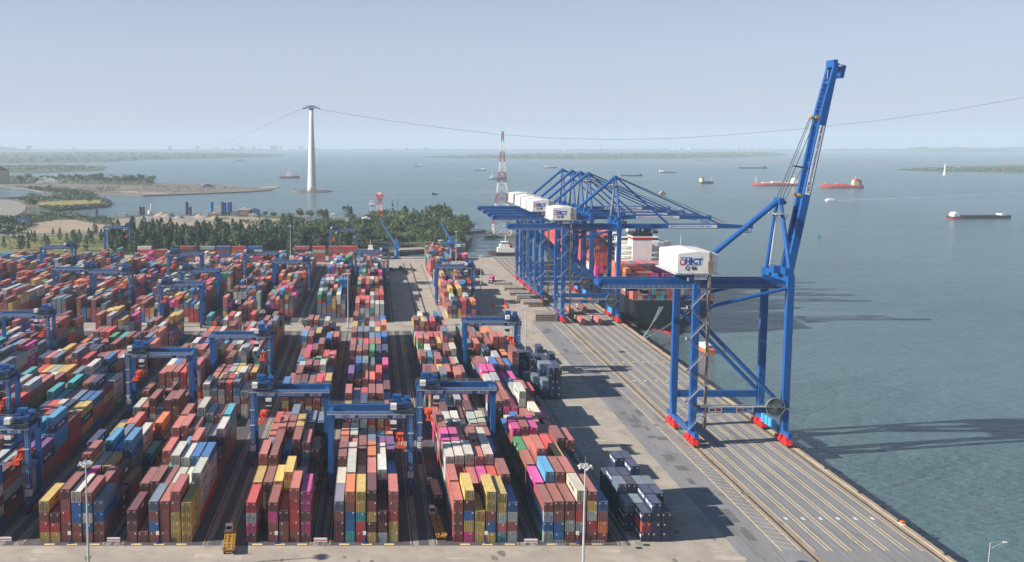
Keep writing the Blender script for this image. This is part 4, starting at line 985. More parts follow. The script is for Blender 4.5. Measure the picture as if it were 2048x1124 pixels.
def loaded(x, y, key, label, clabel, rz=0.0, L_=H40):
    terminal_tractor(x, y, label, rz, 'dark_steel')
    o = Vector((0, .3, 1.63)); o.rotate(Matrix.Rotation(rz, 3, 'Z'))
    shipping_container(x + o.x, y + o.y, 1.63, L_, 2.59, key, clabel, "containers carried on trucks", rs2, rz)
loaded(18.6, 238.5, 'r', "truck carrying a rust brown box in the lane behind the orange-yellow trailer", "rust brown container on the truck waiting in the lane by the fifth block", R(4))
loaded(119.2, 516, 'c', "loaded truck at the landside, farther row of four under the frontmost lowered crane", "salmon container on the landside truck of the farther pair")
loaded(128.6, 523, 'r', "loaded truck at the waterside, farther row of four under the frontmost lowered crane", "rust container on the waterside truck of the farther pair")
loaded(118.9, 487, 'c', "loaded truck at the landside, nearer row of four before the frontmost lowered crane", "salmon container on the landside truck of the nearer pair")
loaded(128.6, 487, 'c', "loaded truck at the waterside, nearer row of four before the frontmost lowered crane", "salmon container with bright flank on the waterside truck of the nearer pair")
loaded(90.6, 652, 'p', "truck with a pink box crossing the open ground behind the outermost block", "pink container on the truck crossing the open ground", R(165))
loaded(86.5, 680, 'm', "truck with a maroon box on the far open ground near the basin", "maroon container on the truck near the basin", R(100))
loaded(-39.5, 484.5, 's', "truck with a slate box driving along the cross road between the third block's halves", "slate grey container on the truck on the cross road", R(-90))
loaded(-150, 486, 'w', "truck with a pale box on the cross road in the left part of the yard", "cream container on the truck on the cross road at the left", R(-90))
terminal_tractor(28.5, 692, "dark empty truck parked beyond the bare lane near the basin", R(60), 'dark_steel', cab='machine_blue')
terminal_tractor(35, 698, "dark empty truck parked with another beyond the bare lane, nearer the blue jib crane", R(50), 'dark_steel', cab='dark_red')

M['hatch_grey'] = mat('hatch_grey', (.27, .255, .225), .75, var=.25, scale=.5, dirt=(.12, .09, .07), dscale=.4, dthr=.58)
for i, (x, y, n, wh) in enumerate(((94.4, 500, 4, "nearest stack on the quay"), (95.2, 545, 3, "second stack along the quay"), (95.2, 562, 3, "third stack along the quay"), (93.0, 586, 2, "fourth stack along the quay"), (92.5, 606, 2, "fifth stack along the quay"), (88.5, 632, 1, "farthest spot along the quay"))):
    for k in range(n):
        h = thing("hatch_cover", f"grey ship's hatch cover, {'top' if k == n - 1 else ORD[k] + ' from below'}, {wh} beside the lowered cranes", "hatch cover", (x, y, k * 1.05), 0, "hatch covers stacked on the quay")
        MB().box(0, 12.4, 0, 12.0, .55, .95).build("plate", 'hatch_grey', h)
        b = MB()
        for q in range(7): b.box(.2 + q * 1.95, .5 + q * 1.95, .1, 11.9, .05, .55)
        for q in (.0, 5.8, 11.7): b.box(0.1, 12.3, q, q + .3, .02, .5)
        b.build("stiffener", 'rust', h)
# spreader stand, a red frame on the ground beside the outermost block
sf = thing("spreader_stand", "red and white spreader stand left in the shade beside the outermost block", "stand", (76, 540, 0))
for x in (0, 8): 
    m = MB().bar((x, 0, .4), (x, 9, .4), .8).bar((x, 1, .4), (x, 1, 3.4), .5).bar((x, 8, .4), (x, 8, 3.4), .5).bar((x - 1.2, 4.5, .3), (x + 1.2, 4.5, .3), .6); m.build("frame", 'spreader_red', sf)
MB().bar((0, 4.5, .6), (8, 4.5, .6), .4).build("cross_tie", 'white_paint', sf)
# striped barriers between the blocks and block signs
for i, (px, py, wh) in enumerate(((10, 1083, "leftmost gap, before the cut-off block's lane"), (227, 1084, "gap between the first and second block"), (641, 1085, "gap between the third and fourth block"), (1062, 1087, "gap between the fifth and sixth block"))):
    x, y = G(px, py); t = thing("barrier", "low red and white striped barrier in the " + wh, "barrier", (x, y, 0), 0, "striped barriers")
    MB().box(-1.7, 1.7, 0, .25, .75, 1.15).box(-1.7, 1.7, 0, .25, .15, .5).build("white_board", 'white_paint', t)
    MB().box(-1.72, 1.72, -.02, .27, .5, .75).build("red_board", 'red_paint', t)
    for s_ in (-1.5, 1.4): MB().box(s_, s_ + .1, -.4, .6, 0, .15).box(s_, s_ + .1, .05, .2, .1, 1.2).build("foot", 'galvanised', t)
for i, (px, wh) in enumerate(((140, "first"), (316, "second"), (553, "third"), (729, "fourth"), (972, "fifth"), (1154, "sixth"))):
    x, y = G(px, 1086); t = thing("block_sign", f"small white and blue sign post before the {wh} container block", "sign", (x, y - .3, 0), 0, "block sign posts")
    MB().tube((0, 0, 0), (0, 0, 2.6), .07, n=6).box(-.35, .35, -.35, .35, 0, .5).build("post", 'text_blue', t); MB().box(-.4, .4, -.06, .06, 2.3, 3.3).build("sign_plate", 'white_paint', t)
    MB().box(-.09, .09, -.1, .1, 1.4, 2.0).build("band", 'red_paint', t)
fe = thing("low_fence", "low rusty white tube fence before the sixth container block", "fence", (46.5, 216.6, 0))
for k in range(4): 
    f = MB().box(k * 3.3, k * 3.3 + 3.0, 0, .06, 1.25, 1.33).box(k * 3.3, k * 3.3 + 3.0, 0, .06, .2, .28)
    for q in range(5): f.box(k * 3.3 + q * .73, k * 3.3 + .07 + q * .73, 0, .06, .0, 1.3)
    f.build("fence_panel", 'galvanised' if k in (0, 3) else 'rust', fe)
for k in range(48):
    y = 205 + k * 12; 
    o = MB().box(.3, 1.0, -.9, .9, -2.6, -.35).box(1.0, 1.25, -1.1, 1.1, -2.8, -.2).build("rubber_fender", 'rubber', None, (QX, y, 0)); tag(o, "black rubber fender hanging on the quay's water face", "fender", "fenders along the quay edge")
for k in range(30):
    o = MB().lathe([(.42, .28), (.42, .34), (.26, .4), (.24, .75), (.42, .85), (.40, 1.0), (.1, 1.05)], n=10).build("bollard", 'dark_steel', None, (143.4, 211 + k * 19.4, 0)); tag(o, "dark mooring bollard standing on the quay's edge kerb", "bollard", "bollards along the quay edge")
bt = thing("rescue_ring", "white and orange lifebuoy stand on the near quay edge", "lifebuoy", (143.2, 228.5, .28))
MB().box(-.5, .5, -.8, .8, 0, .25).build("base", 'white_paint', bt); MB().box(-.4, .4, -.5, .5, .25, .9).build("box", 'orange_paint', bt)
for px, py in ((1293, 1090), (1278, 1096)):
    x, y = G(px, py); o = MB().box(-.8, .8, -.6, .6, 0, .03).build("drain_cover", 'dark_steel', None, (x, y, .004)); tag(o, "dark square drain cover on the apron near the dark container stack", "drain cover", "drain covers on the apron")

# ---------------------------------------------------------------- light masts
def light_mast(x, y, h, label):
    t = thing("light_mast", label, "light mast", (x, y, 0), 0, "tall light masts")
    MB().box(-.9, .9, -.9, .9, 0, .6).build("base", 'concrete', t)
    MB().tube((0, 0, .6), (0, 0, h), .34, .15, n=10).build("mast", 'galvanised', t)
    MB().lathe([(.2, h - .8), (1.15, h - .75), (1.15, h - .6), (.2, h - .55)], n=14).tube((0, 0, h), (0, 0, h + 1.9), .05, .02, n=5).build("head_ring", 'galvanised', t)
    for k in range(12):
        a = 2 * math.pi * k / 12; r = 1.35 + .25 * (k % 2)
        m = MB().cbox((r * math.cos(a), r * math.sin(a), h - .55 - .25 * (k % 2)), (.36, .5, .36), a); m.bar((1.0 * math.cos(a), 1.0 * math.sin(a), h - .68), (r * math.cos(a), r * math.sin(a), h - .6), .1)
        m.build("floodlight", 'galvanised' if k % 3 else 'white_paint', t)
light_mast(49.3, 197.0, 29.0, "tall grey light mast on the apron before the sixth container block")
light_mast(-67.8, 201.0, 28.2, "tall grey light mast on the apron before the first container block")
light_mast(-13.6, 480.4, 31.5, "slim light mast standing between the third and fourth block at the cross road")
light_mast(74.2, 417.2, 25.3, "light mast beside the gantry over the outermost block")
light_mast(73.6, 588.2, 27.4, "light mast on open ground beyond the far outermost gantry")
light_mast(72.2, 750.6, 27.4, "far light mast beside the blue jib crane at the basin")
light_mast(-73.0, 773.5, 30.4, "far light mast rising before the wood behind the yard")
light_mast(-241.0, 790.0, 26.0, "far light mast near the gantry by the meadow")
sl_ = thing("street_lamp", "small grey street lamp with a curved arm at the near quay edge", "street lamp", (147.2, 201.5, SEA_Z))
MB().tube((0, 0, 0), (.4, 0, 12.4), .13, .09, n=8).build("post", 'galvanised', sl_); MB().path([(.4, 0, 10.6), (1.6, 0, 11.6), (3.4, 0, 12.3)], .05).path([(.4, 0, 12.4), (2.0, 0, 12.55), (3.6, 0, 12.5)], .06).build("arm", 'galvanised', sl_); MB().cbox((3.9, 0, 12.48), (.9, .45, .22)).build("lamp_head", 'white_paint', sl_)
MB().box(-1.6, 1.6, -1.6, 1.6, -3, .02).build("dolphin_base", 'quay_wall', sl_)
# ---------------------------------------------------------------- jib cranes by the basin
def jib_crane(x, y, tip, hh, plat, label):
    t = thing("jib_crane", label, "jib crane", (x, y, 0), 0, "blue jib cranes by the basin")
    MB().lathe([(2.2, 0), (2.0, 1), (1.7, 8), (1.9, hh)], n=12).build("pedestal", 'light_blue_dark', t)
    MB().box(-2.6, 2.6, -2.6, 2.6, hh, hh + 4.5).box(-1.6, 1.6, -1.6, 1.6, hh + 4.5, hh + 7.5).build("slewing_house", 'light_blue_dark', t)
    MB().bar((0, 0, hh + 3), tip, 1.9, 1.7, w2=1.0, h2=.9).build("jib", 'light_blue_dark', t)
    MB().path([(0, 0, hh + 7.4), tip], .1).build("luffing_rope", 'cable', t)
    if plat: MB().box(-7.5, 8.5, -3, 3, hh + 1.4, hh + 2.9).build("platform", 'light_blue_dark', t)
M['light_blue_dark'] = mat('harbour_blue', (.03, .17, .40), .5)
jib_crane(21.4, 776, (-15.5, 2, 35.5), 9, False, "blue jib crane by the basin, long jib leaning over the wood beside the red tower")
jib_crane(71.5, 784, (-10.8, 2, 33.0), 11, True, "blue jib crane by the basin with a wide platform, nearer the quay cranes")

# ================================================================ TOWERS AND CABLES
TW = (-134.0, 1934.0)
t = thing("cableway_tower", "tall tapering white concrete cableway tower on a small island in the bay", "tower", (TW[0], TW[1], SEA_Z))
MB().lathe([(10.3, 1.5), (9.6, 12), (8.4, 45), (7.0, 85), (5.6, 125), (4.3, 160), (3.7, 181)], n=28).build("shaft", 'tower_white', t, smooth=True)
hd = MB().box(-6, 6, -6, 6, 180.5, 184).bar((-19, 0, 181.5), (-5, 0, 186.5), 4, 2.2).bar((-5, 0, 186.5), (5, 0, 187), 5, 2.5).bar((5, 0, 186.5), (19, 0, 181.5), 4, 2.2)
for k in range(9): hd.bar((-18 + 4.5 * k, -3, 183 + 4 * math.sin(math.pi * k / 8)), (-18 + 4.5 * k, 3, 188 + 1.5 * math.sin(math.pi * k / 8)), .5)
hd.box(-14, 14, -3.4, -2.8, 188.5, 189).box(-14, 14, 2.8, 3.4, 188.5, 189); hd.build("saddle_head", 'machine_blue', t)
isl = MB(); rr = random.Random(5)
isl.prism([(42 * math.cos(a) * (1 + .1 * rr.random()), 30 * math.sin(a) * (1 + .15 * rr.random())) for a in [k * math.pi / 10 for k in range(20)]], -3, 1.6)
for k in range(60):
    a = rr.uniform(0, 6.28); isl.cbox((38 * math.cos(a), 27 * math.sin(a), 1.4), (rr.uniform(1, 4), rr.uniform(1, 4), 2.2), rr.random())
isl.build("rock_island", 'mud', t)
pts = [(640, 219), (700, 229), (760, 238.5), (880, 255), (1000, 269), (1110, 276.5), (1230, 279), (1340, 277), (1450, 270.5), (1600, 258), (1750, 242), (1900, 221), (2048, 195), (2200, 163), (2350, 127)]
def at_depth(px, py, Y):
    a = (px - CAM_PX) / CAM_F; b = (py - CAM_PY) / CAM_F; tt = Y / (_cp - b * _sp)
    return (a * tt, Y, CAM_H + (-_sp - b * _cp) * tt)
P0 = [at_depth(px, py, TW[1]) for px, py in pts]
tag(MB().path([(TW[0] + 17, TW[1], 180.5)] + P0, .32).build("cableway_cable", 'cable'), "long sagging cableway cable running from the white tower towards the open bay", "cable")
fx, fy = G(355, 306, -3)
Pl = [Vector((TW[0] - 18, TW[1], 180)).lerp(Vector((fx, fy, 20)), k / 14) - Vector((0, 0, 52 * math.sin(math.pi * k / 14))) for k in range(15)]
tag(MB().path(Pl, .30).build("cableway_cable", 'cable'), "cableway cable fading away from the white tower towards the far shore", "cable")
# lattice pylon
PX, PY_ = 148.0, 1000.0
t = thing("lattice_pylon", "tall red and white lattice pylon on a block base in the water", "pylon", (PX, PY_, SEA_Z))
def pyl_w(z): return .9 + 9.6 * ((121 - z) / 121) ** 1.35
zb = [2.5, 14, 26, 38, 50, 62, 74, 86, 98, 109, 121]
for i in range(10):
    z0, z1 = zb[i], zb[i + 1]; a, b = pyl_w(z0), pyl_w(z1); m = MB(); th = .55 if i < 6 else .4
    C = ((-1, -1), (1, -1), (1, 1), (-1, 1))
    for j in range(4):
        c, d = C[j], C[(j + 1) % 4]
        m.bar((c[0] * a, c[1] * a, z0), (c[0] * b, c[1] * b, z1), th)
        zm = (z0 + z1) / 2; ab = (a + b) / 2
        m.bar((c[0] * a, c[1] * a, z0), (d[0] * b, d[1] * b, z1), th * .55); m.bar((d[0] * a, d[1] * a, z0), (c[0] * b, c[1] * b, z1), th * .55)
        m.bar((c[0] * b, c[1] * b, z1), (d[0] * b, d[1] * b, z1), th * .6); m.bar((c[0] * ab, c[1] * ab, zm), (d[0] * ab, d[1] * ab, zm), th * .4)
    m.build("lattice_section", 'pylon_red' if i % 2 else 'white_paint', t)
MB().prism([(-17, -13), (17, -13), (19, 0), (17, 13), (-17, 13), (-19, 0)], -3, 2.4).build("island_base", 'mud', t)
for s_ in (-1, 1):
    for q in (-1, 1): MB().box(s_ * 10.4 - 2, s_ * 10.4 + 2, q * 10 - 2, q * 10 + 2, 2.4, 4.4).build("footing", 'concrete', t)
# short lattice tower and telecom masts in the wood
rx, ry = G(759, 452, -1)
t = thing("signal_tower", "stout red and white signal tower with a flared top, standing in the wood", "tower", (rx, ry, -1))
for i in range(6):
    z0, z1 = i * 6.6, (i + 1) * 6.6; a = 4.6 - 2.4 * min(1, z0 / 33); b = 4.6 - 2.4 * min(1, z1 / 33)
    if i == 5: a, b = 2.4, 4.4
    m = MB(); C = ((-1, -1), (1, -1), (1, 1), (-1, 1))
    for j in range(4):
        c, d = C[j], C[(j + 1) % 4]; m.bar((c[0] * a, c[1] * a, z0), (c[0] * b, c[1] * b, z1), .9); m.bar((c[0] * a, c[1] * a, z0), (d[0] * b, d[1] * b, z1), .6); m.bar((d[0] * a, d[1] * a, z0), (c[0] * b, c[1] * b, z1), .6); m.bar((c[0] * b, c[1] * b, z1), (d[0] * b, d[1] * b, z1), .7)
    if i in (1, 4, 5): m.box(-b * .8, b * .8, -b * .8, b * .8, z1 - .5, z1)
    m.build("lattice_section", 'spreader_red' if i % 2 == 0 or i == 5 else 'white_paint', t)
MB().tube((-1.5, 0, 39), (-1.5, 0, 43), .4).lathe([(.2, 39.6), (1.3, 40.3), (1.3, 41.4), (.2, 42)], (1.5, 0, 0), 8).build("antenna", 'white_paint', t)
for px, top, lb in ((785, 399, "slim white telecom mast in the wood, nearer the red and white tower"), (795, 397, "slim dark telecom mast in the wood, beside the white one")):
    X, Y = G(px, 452, -1); s = proj(X, Y, 0)[2]; h = (452 - top) / s
    t = thing("telecom_mast", lb, "mast", (X, Y, -1)); MB().tube((0, 0, 0), (0, 0, h), .5, .22, n=6).build("mast", 'white_paint' if px == 785 else 'dark_steel', t)
    if px == 785:
        for z in (h - 2, h - 7, h - 12): MB().lathe([(.3, z - 1.6), (1.1, z - 1.4), (1.1, z + 1.4), (.3, z + 1.6)], n=8).build("antenna_ring", 'white_paint' if z > h - 3 else 'dark_steel', t)
# ================================================================ BOATS
def hull_mesh(L_, B, D, sheer=.25, bow=.22, stern=.75, z0=-.8):
    """bow at +x, deck at D above the water"""
    st = [(-.5, stern, 0), (-.42, .95, 0), (-.2, 1, 0), (.15, 1, 0), (.5 - bow, .95, .15), (.5 - bow * .5, .62, .55), (.47, .22, .9), (.5, .03, 1)]
    R_ = []
    for f, hb, s in st:
        b = hb * B / 2; d = D * (1 + sheer * s); R_.append([(f * L_, b * .72, z0), (f * L_, b, D * .4), (f * L_, b * 1.02, d), (f * L_, -b * 1.02, d), (f * L_, -b, D * .4), (f * L_, -b * .72, z0)])
    return MB().loft(R_)
BOATM = {'red': mat('boat_red', (.60, .07, .035), .5, var=.15), 'navy': mat('boat_navy', (.02, .035, .07), .5), 'black': mat('boat_black', (.03, .03, .035), .55, var=.3), 'teal': mat('boat_teal', (.05, .30, .30), .5),
         'white': M['white_paint'], 'orange': M['orange_paint'], 'rust': mat('boat_rust', (.22, .06, .045), .7, var=.3), 'blue': mat('boat_blue', (.03, .12, .26), .5), 'tan': mat('boat_tan', (.52, .40, .26), .6)}
def boat(name, label, cat, px, py, head, L_, B, D, hull, parts, group=None, antifoul=True):
    x, y = G(px, py, SEA_Z); t = thing(name, label, cat, (x, y, SEA_Z), R(head), group)
    hull_mesh(L_, B, D).build("hull", BOATM[hull], t)
    if antifoul and L_ > 30: hull_mesh(L_ * 1.002, B * 1.012, D * .3, sheer=0).build("waterline", BOATM['rust'], t)
    for nm, m, boxes in parts:
        mb = MB()
        for b in boxes:
            if len(b) == 6: mb.box(b[0] * L_, b[1] * L_, b[2] * B, b[3] * B, D * .9 + b[4], D * .9 + b[5])
            else: mb.tube((b[0] * L_, b[1] * B, D * .9), (b[0] * L_, b[1] * B, D * .9 + b[2]), b[3], b[3] * .6, n=6)
        mb.build(nm, BOATM.get(m, M.get(m)), t)
    return t
boat("tanker", "red coastal tanker with orange-yellow superstructure anchored beyond the raised boom", "ship", 1683, 376, 180, 100, 17, 7, 'red',
     [("superstructure", 'tan', [(-.38, -.26, -.4, .4, 0, 9), (-.36, -.27, -.32, .32, 9, 13)]), ("bridge", 'red', [(-.37, -.28, -.45, .45, 13, 16), (-.46, -.40, -.2, .2, 0, 13)]), ("deck_pipe", 'red', [(-.22, .36, -.08, .08, .5, 2.6), (-.05, .02, -.4, .4, 0, 4.5), (.0, .16, -.2, .2, 0, 5), (.40, .46, -.25, .25, 0, 3.5)]),
      ("mast", 'white', [(.40, 0, 11, .5), (-.32, 0, 24, .5), (.12, .2, 9, .4)])])
boat("tanker", "red hulled tanker with white deck pipes, half hidden behind the raised boom", "ship", 1552, 371.5, 180, 118, 19, 6.5, 'red',
     [("superstructure", 'white', [(-.44, -.34, -.42, .42, 0, 10), (-.42, -.36, -.45, .45, 10, 13)]), ("deck_pipe", 'white', [(-.3, .3, -.1, .1, .5, 3.2), (-.1, .1, -.3, .3, 2, 4.5), (.2, .3, -.3, .3, 0, 3)]), ("mast", 'white', [(.43, 0, 18, .7), (-.39, 0, 20, .5)])])
boat("cargo_ship", "small freighter with cream superstructure and dark blue hull anchored farther out", "ship", 1413, 367, 28, 52, 11, 4.5, 'navy',
     [("superstructure", 'tan', [(-.44, -.26, -.45, .45, 0, 8), (-.42, -.3, -.45, .45, 8, 10.5)]), ("funnel", 'black', [(-.34, -.27, -.18, .18, 8, 14)]), ("mast", 'tan', [(.36, 0, 14, .8), (.0, .2, 8, .4), (.16, -.2, 8, .4), (-.36, 0, 18, .4)]), ("hatch", 'rust', [(-.2, .0, -.35, .35, 0, 2), (.05, .3, -.35, .35, 0, 2)])])
boat("river_barge", "long low black barge with white wheelhouses, near the frame's right edge", "barge", 1960, 437, 6, 96, 14, 3.6, 'black',
     [("hold_cover", 'boat_dark' if False else 'black', [(-.33, .30, -.4, .4, 0, 1.6)]), ("wheelhouse", 'white', [(-.46, -.36, -.35, .35, 0, 4.6), (-.44, -.38, -.3, .3, 4.6, 6.4)]), ("fore_cabin", 'white', [(.30, .37, -.35, .35, 0, 3.8)]), ("stern_band", 'red', [(-.5, -.3, -.505, .505, -2.4, -1.2)])])
boat("speedboat", "white twin cabin ferry boat speeding with a long straight wake", "boat", 1661, 401.5, 177, 20, 6, 2.2, 'white', [("cabin", 'white', [(-.3, .0, -.35, .35, 0, 2.4), (.06, .3, -.35, .35, 0, 2.6)]), ("cabin_window", 'glass_dark', [(-.28, -.02, -.36, .36, 1.0, 1.8)])])
boat("river_barge", "long dark low barge lying before the sandbars, between the freighter and tanker", "barge", 1505, 337, 176, 120, 16, 4, 'navy', [("wheelhouse", 'navy', [(-.45, -.36, -.4, .4, 0, 6)]), ("hold_cover", 'black', [(-.3, .4, -.4, .4, 0, 1.5)])])
boat("river_barge", "small dark barge riding low above the frontmost lowered crane's stays", "barge", 1263, 352, 178, 70, 12, 3, 'black', [("wheelhouse", 'black', [(-.46, -.36, -.4, .4, 0, 4)]), ("fore_cabin", 'black', [(.42, .48, -.3, .3, 0, 3)])])
boat("river_barge", "dark barge with two white cabins in open water left of the freighter", "barge", 1335, 345.5, 178, 60, 11, 3, 'black', [("wheelhouse", 'white', [(.25, .33, -.4, .4, 0, 6), (.4, .48, -.4, .4, 0, 6)])])
boat("work_boat", "small cream and orange work boat above the lowered crane's boom stays", "boat", 1325, 388, 15, 18, 5.5, 2, 'orange', [("wheelhouse", 'tan', [(-.3, .2, -.4, .4, 0, 3), (-.2, .1, -.35, .35, 3, 4.4)])])
boat("cargo_ship", "teal hulled small coaster partly hidden by the lattice pylon", "ship", 992, 359, 180, 52, 11, 4.5, 'teal', [("superstructure", 'white', [(.18, .3, -.35, .35, 0, 7)]), ("hold_cover", 'navy', [(-.45, .1, -.4, .4, -.2, 1.6)]), ("mast", 'white', [(.24, 0, 22, .5)])])
boat("dredger", "rusty dredger with a white deckhouse lying left of the white tower", "ship", 579, 356, 3, 62, 14, 5, 'rust', [("superstructure", 'white', [(-.2, .08, -.35, .35, 0, 9), (-.14, .03, -.3, .3, 9, 13)]), ("derrick", 'red', [(-.35, 0, 10, .8), (.25, 0, 11, .8), (.3, .44, -.3, .3, 0, 3)]), ("mast", 'white', [(-.08, 0, 20, .5)])])
boat("tug_boat", "white and black harbour tug at the basin, left of the lowered cranes", "tug", 1010, 511, 178, 34, 10, 3.4, 'black', [("deckhouse", 'white', [(-.25, .22, -.35, .35, 0, 4.6), (-.12, .16, -.3, .3, 4.6, 7.6)]), ("wheelhouse", 'white', [(-.08, .12, -.28, .28, 7.6, 10.5)]), ("wheelhouse_window", 'glass_dark', [(-.085, .125, -.285, .285, 8.6, 9.7)]), ("funnel", 'red', [(-.2, -.13, -.25, .25, 4.6, 9.5)]), ("mast", 'white', [(.0, 0, 17, .4)])])
boat("pilot_boat", "red hulled pilot boat with white cabin off the wood's tip", "boat", 921, 446.5, 175, 30, 8, 3, 'red', [("cabin", 'white', [(-.2, .2, -.35, .35, 0, 4)]), ("stern_deck", 'black', [(-.5, -.22, -.45, .45, -.3, .4)]), ("mast", 'white', [(.05, 0, 9, .3)])])
boat("pilot_boat", "orange boat with pale canopy lying under the near crane by the quay", "boat", 1410, 702, 95, 14, 5, 2.2, 'orange', [("canopy", 'white', [(-.35, .25, -.42, .42, 0, 2.2)]), ("cabin_window", 'glass_dark', [(-.36, .255, -.3, .3, .9, 1.6)])], antifoul=False)
boat("tug_boat", "small white tug by the wharf wall, left of the first jib crane", "tug", 741, 513, 90, 22, 7, 3, 'white', [("deckhouse", 'white', [(-.25, .2, -.35, .35, 0, 5)]), ("wheelhouse", 'white', [(-.1, .1, -.3, .3, 5, 8)]), ("mast", 'white', [(0, 0, 14, .3)])])
boat("tug_boat", "white vessel with tiered decks berthed at the wharf behind the red stacks", "tug", 888, 501.5, 178, 40, 9, 3, 'white', [("deckhouse", 'white', [(-.4, .3, -.4, .4, 0, 5), (-.25, .15, -.35, .35, 5, 8)]), ("mast", 'white', [(-.05, 0, 15, .3)])])
for px, py, ln, lb, hd in ((870, 389, 14, "tiny dark fishing boat trailing a wake, right of the wood's crown", 10), (693, 417, 16, "tiny dark boat off the wood, between white tower and red tower", 5), (836, 333, 40, "small dark boat far out, left of the lattice pylon", 178), (960, 341, 50, "distant grey boat in line left of the pylon", 178), (480, 321, 60, "hazy far boat near the shore left of the tower", 2), (940, 315, 90, "dim distant ship over the middle island's left end", 3), (1100, 336, 60, "dim distant boat beyond the lowered crane tops", 2)):
    boat("fishing_boat", lb, "boat", px, py, hd, ln, ln * .24, 2.2 if ln < 30 else 3.5, 'black' if ln < 30 else 'blue', [("cabin", 'black' if ln < 30 else 'white', [(-.35, -.1, -.3, .3, 0, 2.5 if ln < 30 else 6)])])
def buoy(name, px, py, h, r, m, lb):
    x, y = G(px, py, SEA_Z); t = thing(name, lb, "buoy", (x, y, SEA_Z)); MB().lathe([(r * .6, -.5), (r, 0), (r, .8), (r * .4, 1.4)], n=12).build("float", m, t); b = MB()
    for a in range(4): b.bar((r * .5 * math.cos(a * 1.57), r * .5 * math.sin(a * 1.57), 1.2), (.2 * math.cos(a * 1.57), .2 * math.sin(a * 1.57), h), .14)
    b.box(-.4, .4, -.4, .4, h, h + .9); b.build("beacon_frame", m, t)
M['buoy_green'] = mat('buoy_green', (.02, .16, .07), .5)
buoy("channel_buoy", 1638, 474, 4.2, 1.5, 'buoy_green', "green channel buoy floating right of the raised boom")
bx, by = G(1889, 350, SEA_Z); t = thing("sea_beacon", "slender white beacon tower standing in the water before the green island", "beacon", (bx, by, SEA_Z))
for z0, z1, r in ((0, 9, 4.5), (10, 22, 2.6), (24, 36, 1.6)): MB().lathe([(r, z0), (r * .8, z1)], n=8).build("tower_section", 'white_paint', t)
MB().tube((0, 0, -3), (0, 0, 37), .8).build("core", 'galvanised', t)
for px, py, lb in ((2013, 324, "small red beacon far out, above the green island"), (254, 369, "red buoy in the inlet below the left spit")):
    x, y = G(px, py, SEA_Z); tt = thing("sea_beacon", lb, "beacon", (x, y, SEA_Z)); MB().lathe([(3, -1), (3, 2), (1, 3), (.8, 16)], n=8).build("column", 'spreader_red', tt)
# wakes: foam lying on the water
M['foam'] = mat('foam', (.62, .66, .66), .7, var=.2, scale=.2); M['foam_thin'] = mat('foam_thin', (.13, .18, .185), .3, var=.3, scale=.05)
wk = MB(); rr = random.Random(9)
def wake(mb, p0, p1, w0, w1, n=60):
    a = Vector((*G(*p0, SEA_Z), 0)); b = Vector((*G(*p1, SEA_Z), 0)); d = (b - a); nn = Vector((-d.y, d.x, 0)).normalized()
    for i in range(n):
        f = i / n; c = a + d * f; ww = w0 + (w1 - w0) * f; o = rr.uniform(-.4, .4) * ww; l = d.length / n * rr.uniform(.5, 1.2)
        mb.strip(c + nn * o, c + d.normalized() * l + nn * o, ww * rr.uniform(.3, .8), SEA_Z + .03 + .0008 * i)
wake(wk, (1672, 401.3), (2080, 385), 6, 3.5, 110)
tag(wk.build("wake_foam", 'foam'), "white foam of the ferry's wake", None, None, 'stuff')
wk = MB(); wake(wk, (868, 389.5), (845, 393), 4, 3, 10); wake(wk, (690, 417), (635, 421), 5, 5, 16); wake(wk, (1610, 527), (2080, 529), 2.0, 2.5, 70)
tag(wk.build("ripple_streak", 'foam_thin'), "faint wake streaks on the water", None, None, 'stuff')

# ================================================================ TREES
def leaf_material(name, col, col2):
    m = bpy.data.materials.new(name); m.use_nodes = True; nt = m.node_tree; b = nt.nodes["Principled BSDF"]; L = nt.links.new
    b.inputs["Roughness"].default_value = .75; b.inputs["Specular IOR Level"].default_value = .15
    tc = _n(nt, "ShaderNodeTexCoord"); oi = _n(nt, "ShaderNodeObjectInfo")
    no = _n(nt, "ShaderNodeTexNoise"); no.inputs["Scale"].default_value = .35; no.inputs["Detail"].default_value = 4; L(tc.outputs["Object"], no.inputs["Vector"])
    ad = _n(nt, "ShaderNodeMath", operation='ADD'); L(no.outputs[0], ad.inputs[0]); mu = _n(nt, "ShaderNodeMath", operation='MULTIPLY_ADD'); L(oi.outputs["Random"], mu.inputs[0]); mu.inputs[1].default_value = .7; mu.inputs[2].default_value = -.35; L(mu.outputs[0], ad.inputs[1])
    mr = _n(nt, "ShaderNodeMapRange"); mr.inputs[1].default_value = .25; mr.inputs[2].default_value = .75; L(ad.outputs[0], mr.inputs[0])
    mx = _n(nt, "ShaderNodeMix", data_type='RGBA'); L(mr.outputs[0], mx.inputs[0]); mx.inputs[6].default_value = (*col, 1); mx.inputs[7].default_value = (*col2, 1); L(mx.outputs[2], b.inputs["Base Color"])
    return m
M['needle'] = leaf_material('needle_leaf', (.048, .095, .058), (.115, .165, .080)); M['broadleaf'] = leaf_material('broad_leaf', (.050, .092, .036), (.135, .170, .065))
M['scrub'] = leaf_material('scrub_leaf', (.045, .085, .040), (.105, .130, .060)); M['bark'] = mat('bark', (.12, .09, .06), .9)
def card(mb, c, s, r):
    n = Vector((r.gauss(0, 1), r.gauss(0, 1), r.gauss(.5, .8))).normalized(); u = n.orthogonal().normalized(); v = n.cross(u); a = r.uniform(0, 6.3); u, v = u * math.cos(a) + v * math.sin(a), v * math.cos(a) - u * math.sin(a)
    c = Vector(c); mb.add([c - u * s - v * s * .35, c + u * s * .9 - v * s * .3, c + u * .1 * s + v * s * .8], [(0, 1, 2)])
